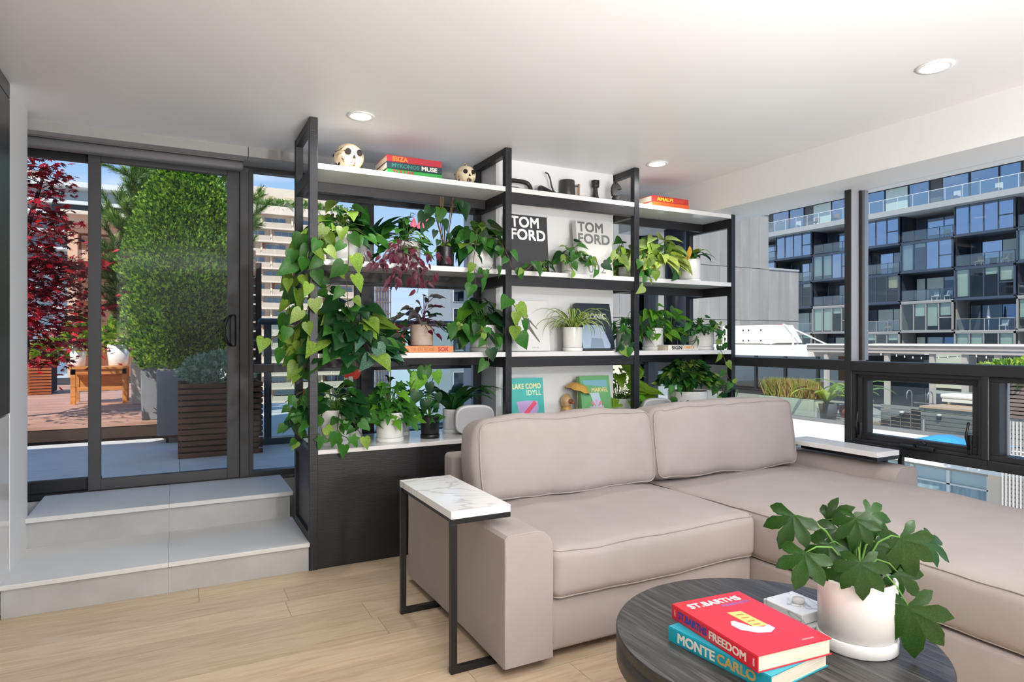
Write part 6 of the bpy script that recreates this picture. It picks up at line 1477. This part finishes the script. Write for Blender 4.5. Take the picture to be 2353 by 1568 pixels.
# --- left bay, third shelf
t, c = plant('large dark heart leaf philodendron spilling over the left of the third shelf', 800, S3, 3.86, .095, .12, mat('dark_green_pot', '#2B332C', .5))
crown(t, c, 100, .125, .27, .20, [('heart', LPD, 6), ('heart', LP, 2), ('heart', LPY, 1), ('heart', LSIL, .7)], 15, 1.66, low=-.65, front=.6, spy=.05)
vine(t, pix((835, 760, 3.66), (848, 800, 3.60), (858, 830, 3.6)), [('heart', LSIL, 1), ('heart', LP, 1)], .095, .05, 16)
vine(t, pix((820, 780, 3.64), (812, 820, 3.6), (822, 845, 3.6)), [('heart', LPD, 1)], .08, .05, 17)
vine(t, pix((770, 690, 3.9), (745, 668, 3.93), (760, 655, 3.95)), HP, .08, .04, 18, up=.8)
t, c = plant('ivy like green plant in a small white pot behind the large philodendron', 905, S3, 4.02, .055, .11)
crown(t, c, 40, .06, .12, .14, [('ivy', LIVY, 2), ('heart', LP, 1), ('heart', LNE, 1)], 19, 1.66)
for (u, v) in ((905, 775), (918, 790), (900, 765)):
    p = at(u, v, Y=3.9); f_ = add_leaf(t, 'heart', mat('red_spathe', '#E2504A', .35, trans=.2), p, (.3, -.1, .9), (0, -1, .2), .06); f_.name = 'flower'
RIDG = mat('ridged_stoneware', '#CDBDB0', .8, var=.5, vscale=20, stretch=(1, 1, 8), color2='#B5A293')
x = at(969, 784, Y=3.84).x; t = thing('potted_plant', 'grey purple inch plant in a ridged beige pot standing on the orange book', 'plant', (x, 3.84, 1.235))
pr_ = []
for k in range(26): z_ = .004+.005*k; pr_ += [(.070+.0022*(k % 2), z_)]
MB().lathe([(.066, 0)]+pr_+[(.066, .135), (.064, .11)], (x, 3.84, 1.235), 40).build('pot', RIDG, t)
MB().lathe([(.001, .11), (.064, .11), (.064, .118), (.001, .122)], (x, 3.84, 1.235), 20).build('soil', SOIL, t); c = Vector((x, 3.84, 1.36))
crown(t, c, 44, .085, .16, .17, [('oval', LGP, 4), ('oval', LPUR, 1), ('oval', LPD, 1)], 21, 1.655, low=-.35, stem=STEMP, down=.1)
t, c = plant('pothos in a white pot on the third shelf beside the second post', 1109, S3, 3.87, .088, .175)
crown(t, c, 52, .12, .21, .17, [('heart', LP, 6), ('heart', LPD, 2), ('heart', LNE, 1)], 22, 1.655)
vine(t, pix((1100, 735, 3.76), (1108, 765, 3.66), (1130, 770, 3.63), (1140, 790, 3.62)), HP, .06, .05, 23)
vine(t, pix((1115, 740, 3.76), (1118, 790, 3.62), (1122, 825, 3.6), (1120, 850, 3.6)), HP, .07, .055, 24)
vine(t, pix((1165, 680, 3.72), (1185, 710, 3.62), (1190, 745, 3.61), (1180, 775, 3.61)), HP, .095, .045, 25)
vine(t, pix((1070, 735, 3.75), (1050, 750, 3.68), (1030, 745, 3.66)), HP, .075, .04, 26)
# --- left bay, counter
t, c = plant('trailing pothos in a white pot at the left end of the counter', 768, S0, 3.84, .090, .205)
crown(t, c, 70, .095, .22, .17, [('heart', LP, 5), ('heart', LPD, 3), ('ivy', LIVY, 2)], 27, 1.13)
for k, q in enumerate((((740, 950, 3.76), (738, 985, 3.68), (752, 1010, 3.65), (778, 1010, 3.64), (782, 975, 3.66)), ((780, 945, 3.74), (776, 985, 3.66), (785, 1000, 3.64), (800, 1010, 3.63), (802, 1030, 3.62)), ((800, 940, 3.76), (818, 980, 3.67), (830, 1000, 3.64), (828, 1012, 3.63)), ((805, 935, 3.78), (838, 960, 3.7), (845, 975, 3.66)), ((735, 920, 3.8), (700, 900, 3.76), (672, 915, 3.76), (655, 925, 3.76)), ((735, 930, 3.8), (690, 925, 3.78), (664, 950, 3.78), (672, 985, 3.78), (690, 1005, 3.78), (708, 1025, 3.72)), ((735, 940, 3.85), (700, 950, 3.9), (685, 985, 3.9), (690, 1012, 3.85)))):
    vine(t, pix(*q), [('heart', LP, 3), ('heart', LPY, 1), ('ivy', LIVY, 2)], .068, .045, 40+k)
t, c = plant('red anthurium in a small white pot at the back of the counter', 812, S0, 4.03, .055, .13, name='red_anthurium')
crown(t, c, 16, .09, .10, .20, [('heart', LPD, 1)], 28, 1.13)
for (u, v) in ((800, 858), (812, 866), (790, 862)):
    p = at(u, v, Y=3.98); f_ = add_leaf(t, 'heart', MATS['red_spathe'], p, (.5, -.1, .5), (0, -.8, .5), .07); f_.name = 'flower'; MB().tube([c, (p.x, p.y, p.z-.1), p], .0025, 5).build('stem', STEM, t)
t, c = plant('ivy leaved plant in a white pot with saucer in the middle of the left counter', 896, S0, 3.80, .084, .175)
crown(t, c, 95, .075, .15, .20, [('ivy', LIVY, 3), ('ivy', LP, 3), ('ivy', LPD, 1), ('ivy', LNE, 1)], 29, 1.13, low=-.15)
vine(t, pix((940, 900, 3.78), (955, 870, 3.78), (965, 850, 3.8)), [('ivy', LIVY, 1)], .06, .03, 30, up=.9)
t, c = plant('slim green plant in a small white pot behind the ivy on the counter', 925, S0, 4.02, .045, .16)
crown(t, c, 18, .07, .09, .13, [('ivy', LIVY, 1), ('heart', LP, 1)], 32, 1.13)
t, c = plant('broad leaved philodendron in a matt black pot on the counter', 988, S0, 3.81, .060, .135, POTB, name='staked_philodendron')
for q in ((965, 862, .12, -.7), (975, 845, .11, -.2), (1000, 855, .08, .5), (960, 900, .085, -.6), (985, 880, .07, .2), (950, 935, .07, -.3), (1005, 905, .06, .4), (975, 920, .08, .0), (1000, 930, .05, .4)):
    p = at(q[0], q[1], Y=3.78); add_leaf(t, 'heart', random.choice([LP, LNE, LPD]), p, (q[3]*.6, -.1, -.8), (q[3]*.3, -1, .3), q[2]); MB().tube([(c.x, c.y, c.z), ((c.x*2+p.x)/3, c.y, (c.z+p.z*2)/3+.02), p], .003, 5).build('stem', STEM, t)
crown(t, c, 16, .06, .06, .09, [('lance', LPD, 1), ('heart', LP, 1)], 33, 1.1, down=-.4)
t, c = plant('peace lily with long arching leaves in a white pot behind the loudspeaker', 1040, S0, 3.98, .068, .155, name='peace_lily')
rosette(t, c, 28, .40, .062, [LL, LP, LPD], 34, 1.15, 1.5, 1.15, .02)
# --- middle bay
t, c = plant('small pothos in a white pot before the silver lettered book', 1310, S2, 3.76, .060, .125, taper=.98)
crown(t, c, 30, .075, .125, .11, HP, 35, 2.0)
vine(t, pix((1325, 575, 3.70), (1345, 600, 3.64), (1370, 600, 3.63), (1376, 625, 3.62)), HP, .07, .045, 36)
vine(t, pix((1295, 580, 3.70), (1310, 610, 3.64), (1318, 625, 3.63)), HP, .06, .05, 37)
t, c = plant('small green plant in a dark pot at the corner of the charcoal lettered book', 1250, S2, 3.735, .026, .045, POTB, saucer=False)
crown(t, c, 10, .06, .07, .08, HP, 38, 1.95); vine(t, pix((1245, 600, 3.70), (1225, 612, 3.66), (1205, 608, 3.65)), HP, .05, .04, 39)
t, c = plant('variegated pothos hanging at the right end of the middle bay', 1437, S2, 3.92, .055, .10)
crown(t, c, 36, .10, .15, .20, [('heart', LV2, 3), ('heart', LPY, 2), ('heart', LP, 2)], 50, 2.15)
vine(t, pix((1430, 560, 3.8), (1418, 585, 3.68), (1405, 610, 3.64)), mixv, .07, .04, 51)
t, c = plant('striped spider plant in a white pot before the navy book', 1316, S3, 3.735, .068, .165, name='spider_plant')
def stripe_leaf(t, base, az, L, rise, w, droop, m1, m2, n=10):
    d = Vector((math.cos(az), math.sin(az), 0)); sd = Vector((-d.y, d.x, 0)); p = Vector(base); ang = rise; mb = MB(); vs = []
    for i in range(n):
        f = i/(n-1); wd = w*(1-f**3)*(.5+.5*min(1, f*4))+.0006; tn = d*math.cos(ang)+Vector((0, 0, 1))*math.sin(ang); nm = sd.cross(tn)
        for q in (-.5, -.22, 0, .22, .5): vs.append(p+sd*wd*q+nm*wd*abs(q)*.5)
        p = p+tn*(L/(n-1)); ang -= droop/(n-1)*(.6+1.0*f)
    fs = [(i*5+k, i*5+k+1, i*5+k+6, i*5+k+5) for i in range(n-1) for k in range(4)]
    mb.add(vs, fs, 0, True); mb.mi = [0 if (j % 4) in (0, 3) else 1 for j in range(len(fs))]; return mb.build('leaf', [m1, m2], t)
r = random.Random(52)
for k in range(62):
    az = 2*PI*k*.618+r.uniform(-.1, .1); L = r.uniform(.22, .37)
    if math.sin(az) > .3: L *= .65
    stripe_leaf(t, c+Vector((math.cos(az)*.015, math.sin(az)*.015, 0)), az, L, r.uniform(.7, 1.4), .0155, r.uniform(1.9, 3.0), leaf_mat('spider_edge', '#B9C96A', '#D3DA90') if 'spider_edge' not in MATS else MATS['spider_edge'], LP)
t, c = plant('green vine in a white pot at the right end of the third shelf middle bay', 1436, S3, 3.90, .070, .155)
crown(t, c, 34, .095, .16, .13, [('lance', LPD, 3), ('heart', LP, 3)], 53, 1.6)
vine(t, pix((1455, 730, 3.8), (1440, 770, 3.68), (1430, 795, 3.63), (1418, 800, 3.63)), HP, .065, .04, 54)
vine(t, pix((1440, 745, 3.76), (1432, 775, 3.66), (1450, 800, 3.63)), HP, .06, .04, 55)
# --- right bay
t, c = plant('yellow green variegated pothos in a white pot beside the third post', 1503, S2, 3.85, .085, .165)
crown(t, c, 62, .115, .20, .17, [('heart', LV, 6), ('heart', LV2, 3), ('heart', LPY, 2), ('heart', LP, 1)], 56, 2.16, front=.6, spy=.03)
vine(t, pix((1510, 575, 3.72), (1500, 600, 3.65), (1492, 630, 3.62), (1480, 645, 3.61)), mixv, .065, .035, 57)
vine(t, pix((1490, 575, 3.72), (1478, 600, 3.64), (1480, 640, 3.61), (1474, 665, 3.6)), mixv, .065, .045, 58)
vine(t, pix((1540, 560, 3.8), (1552, 590, 3.72), (1548, 625, 3.68), (1555, 635, 3.67)), mixv, .065, .035, 59)
t, c = plant('dumb cane with drooping leaves and one yellow leaf in a white pot', 1585, S2, 3.80, .084, .175)
rosette(t, c, 15, .26, .045, [LL, LPD, LPY], 60, 1.2, 2.0, 2.15, .01)
p = at(1585, 565, Y=3.72); add_leaf(t, 'lance', LYEL, p, (-.2, -.1, -1), (0, -1, .1), .14)
t, c = plant('lime green pothos in a white pot at the left of the right bay third shelf', 1500, S3, 3.90, .080, .17)
crown(t, c, 46, .085, .17, .20, [('heart', LP, 1), ('heart', LNE, 5), ('heart', LPY, 1), ('ivy', LP, 1)], 61, 1.63)
vine(t, pix((1490, 745, 3.8), (1470, 775, 3.7), (1450, 795, 3.66)), HP, .065, .05, 62)
t, c = plant('bright green arrow leaved plant in a black pot in the right bay', 1541, S3, 3.985, .060, .155, POTB)
crown(t, c, 24, .11, .12, .18, [('ivy', LNE, 3), ('heart', LNE, 2), ('ivy', LP, 1)], 63, 1.6, down=.2)
t, c = plant('small leaved vine in a white pot by the last post on the third shelf', 1611, S3, 3.84, .100, .17)
crown(t, c, 60, .065, .19, .09, [('heart', LP, 3), ('ivy', LPD, 4), ('oval', LP, 2)], 64, 1.6)
vine(t, pix((1640, 735, 3.8), (1655, 760, 3.72), (1655, 795, 3.68), (1650, 805, 3.68)), HP, .055, .02, 65)
vine(t, pix((1600, 735, 3.72), (1612, 755, 3.68), (1620, 760, 3.68)), HP, .06, .05, 66)
vine(t, pix((1590, 740, 3.74), (1578, 780, 3.68), (1590, 785, 3.67), (1605, 775, 3.67)), HP, .065, .05, 67)
vine(t, pix((1650, 795, 3.66), (1665, 825, 3.61), (1672, 865, 3.6), (1684, 880, 3.6), (1680, 890, 3.6)), HP, .06, .06, 68)
t, c = plant('big bushy pothos in the largest white pot on the right counter', 1580, S0, 3.85, .155, .215, taper=.97, saucer=False)
crown(t, c, 240, .068, .23, .21, [('heart', LP, 4), ('heart', LPD, 3), ('heart', LPY, 2), ('heart', LV2, 1)], 69, 1.12, low=.22, dz=.03, down=.2)
for k, q in enumerate((((1650, 880, 3.8), (1665, 905, 3.72), (1670, 930, 3.7), (1685, 930, 3.68)), ((1645, 890, 3.78), (1650, 915, 3.7), (1640, 935, 3.68)), ((1655, 870, 3.78), (1672, 885, 3.7), (1682, 900, 3.68)), ((1540, 880, 3.72), (1552, 905, 3.66), (1545, 925, 3.65), (1570, 930, 3.65)))):
    vine(t, pix(*q), HP, .068, .03, 70+k)
t, c = plant('yellow green broad leaved plant in a wide white pot behind the third post', 1452, S0, 4.02, .125, .17, X=3.03)
LIME = leaf_mat('lime_leaf', '#86B036', '#A9C750', .6, 8, .42)
crown(t, c, 60, .17, .24, .24, [('oval', LIME, 4), ('heart', LIME, 1), ('oval', LNE, 1)], 80, 1.12, down=.05)
crown(t, c+Vector((.11, -.03, .02)), 26, .03, .06, .04, [('oval', LPUR, 1)], 81)
# --- fatsia on the coffee table
px_, py_ = 1.722, 1.171
t = thing('potted_fatsia', 'large leaved fatsia in a white pot with saucer on the coffee table', 'plant', (px_, py_, CZ))
MB().lathe([(.100, 0), (.104, .004), (.105, .034), (.1035, .037), (.099, .038)], (px_, py_, CZ), 56).build('saucer', POTW, t)
MB().lathe([(.097, .038), (.1015, .041), (.1025, .192), (.101, .196), (.094, .196), (.092, .168)], (px_, py_, CZ), 56).build('pot', POTW, t)
r = np.random.default_rng(3); MB().lathe([(.001, .165), (.092, .165), (.092, .172), (.001, .176)], (px_, py_, CZ), 32).build('soil', SOIL, t)
n = 420; a = r.random(n)*2*PI; q = np.sqrt(r.random(n))*.086
o = scatter_mesh('bark_chips', [(-.4, 0, 0), (.4, 0, 0), (.5, .7, .2), (-.3, 1, .1)], [(0, 1, 2, 3)], [mat('bark_chip', '#6B5238', .9), mat('bark_chip_pale', '#B59A6E', .9), SOIL], r.integers(0, 3, n), np.stack([px_+q*np.cos(a), py_+q*np.sin(a), np.full(n, CZ+.174)], 1), r.normal(size=(n, 3))*np.array([1, 1, .2]), r.normal(size=(n, 3))*.3+np.array([0, 0, 1]), .011*(.5+r.random(n)), t); o['kind'] = 'stuff'; o.name = 'bark_mulch'
def palmate(lobes, name='leaf'):
    """lobes: list of (angle deg, length, width)"""
    vs, fs = [], []
    fr_ = [0, .14, .28, .40, .50, .60, .70, .79, .87, .94, 1.0]; sh_ = [.10, .40, .56, .74, .93, 1.0, .96, .80, .55, .26, .0]
    for i, (a, l, w) in enumerate(lobes):
        a = math.radians(a); u_ = Vector((math.sin(a), math.cos(a))); n_ = Vector((u_.y, -u_.x)); b = len(vs); droop = .16+.10*abs(a)
        for k, (f, q) in enumerate(zip(fr_, sh_)):
            hw = w*.56*q*(1.07 if k % 2 and k > 3 else .97 if k > 3 else 1); c_ = u_*l*f+n_*(.02*math.sin(f*5+i))
            z0 = -droop*(l*f)**2+.03*math.sin(i*2.1)*f
            for s_, dz in ((-1, .0), (-.5, .0), (0, 0), (.5, .0), (1, .0)):
                p = c_+n_*hw*s_; vs.append((p.x, p.y, z0+.16*hw*(abs(s_)*1.5-(abs(s_)**2)*.9)+.0015*i))
        for k in range(len(fr_)-1):
            for j in range(4): q = b+k*5+j; fs.append((q, q+1, q+6, q+5))
    me = bpy.data.meshes.new(name); me.from_pydata(vs, [], fs)
    for p_ in me.polygons: p_.use_smooth = True
    me.materials.append(LFAT); me.update(); return me
PALM = [palmate([(-118, .55, .22), (-72, .80, .30), (-34, .95, .33), (0, 1.05, .36), (34, .95, .33), (72, .80, .30), (118, .55, .22)]), palmate([(-85, .70, .30), (-42, .92, .34), (0, 1.05, .38), (42, .92, .34), (85, .70, .30)])]
camp = Vector((0, 0, HC)); base_ = Vector((px_, py_, CZ+.17)); dc = 1.84
specs = [  # leaf base u, v, tip u, v, depth offset, size factor, normal z, kind
    (1966, 1192, 1962, 1262, -.03, 1.0, .5, 0), (1826, 1184, 1790, 1262, .02, .95, .3, 1), (1852, 1270, 1830, 1345, -.05, 1.1, .4, 1),
    (1976, 1292, 1985, 1380, -.11, 1.0, .35, 0), (2068, 1235, 2105, 1325, -.02, 1.05, .5, 0), (2128, 1240, 2192, 1288, .03, .9, 1.6, 1),
    (2086, 1392, 2105, 1515, -.10, 1.0, .3, 0), (2062, 1315, 2120, 1375, -.02, .95, .4, 1), (1905, 1250, 1880, 1310, .0, .9, .5, 1),
    (2010, 1245, 2030, 1310, .0, 1.0, .6, 0), (1925, 1215, 1900, 1265, .05, .9, .6, 1), (1990, 1180, 2030, 1215, .05, .9, .8, 0), (1940, 1300, 1930, 1345, -.04, .8, .5, 1), (2030, 1290, 2052, 1335, .03, .9, .5, 1), (1960, 1235, 1945, 1285, .04, .9, .5, 0), (1900, 1195, 1925, 1180, .1, .9, .8, 1)]
for (u0, v0, u1, v1, dd, k, nz, kd) in specs:
    a = at(u0, v0, D=dc+dd); b = at(u1, v1, D=dc+dd-.02); L_ = (b-a).length*k/1.0; n_ = (camp-a).normalized()+Vector((0, 0, nz))
    Mx = ident(t).inverted() @ Matrix.Translation(a) @ rotm(b-a, n_) @ Matrix.Scale(max(L_, .085), 4); inst('leaf', PALM[kd], t, Mx)
    md = base_.lerp(a, .5)+Vector((0, 0, .05+.02*abs(dd)*10)); MB().tube([base_+Vector((0, 0, -.01)), base_.lerp(md, .5)+Vector((0, 0, .01)), md, md.lerp(a, .6)+Vector((0, 0, .01)), a], [.004, .0035, .003, .0025, .002], 6).build('petiole', STEM, t)
MB().tube([base_-Vector((0, 0, .01)), base_+Vector((.005, 0, .06)), base_+Vector((.0, .01, .12))], [.007, .006, .004], 8).build('stem', STEM, t)
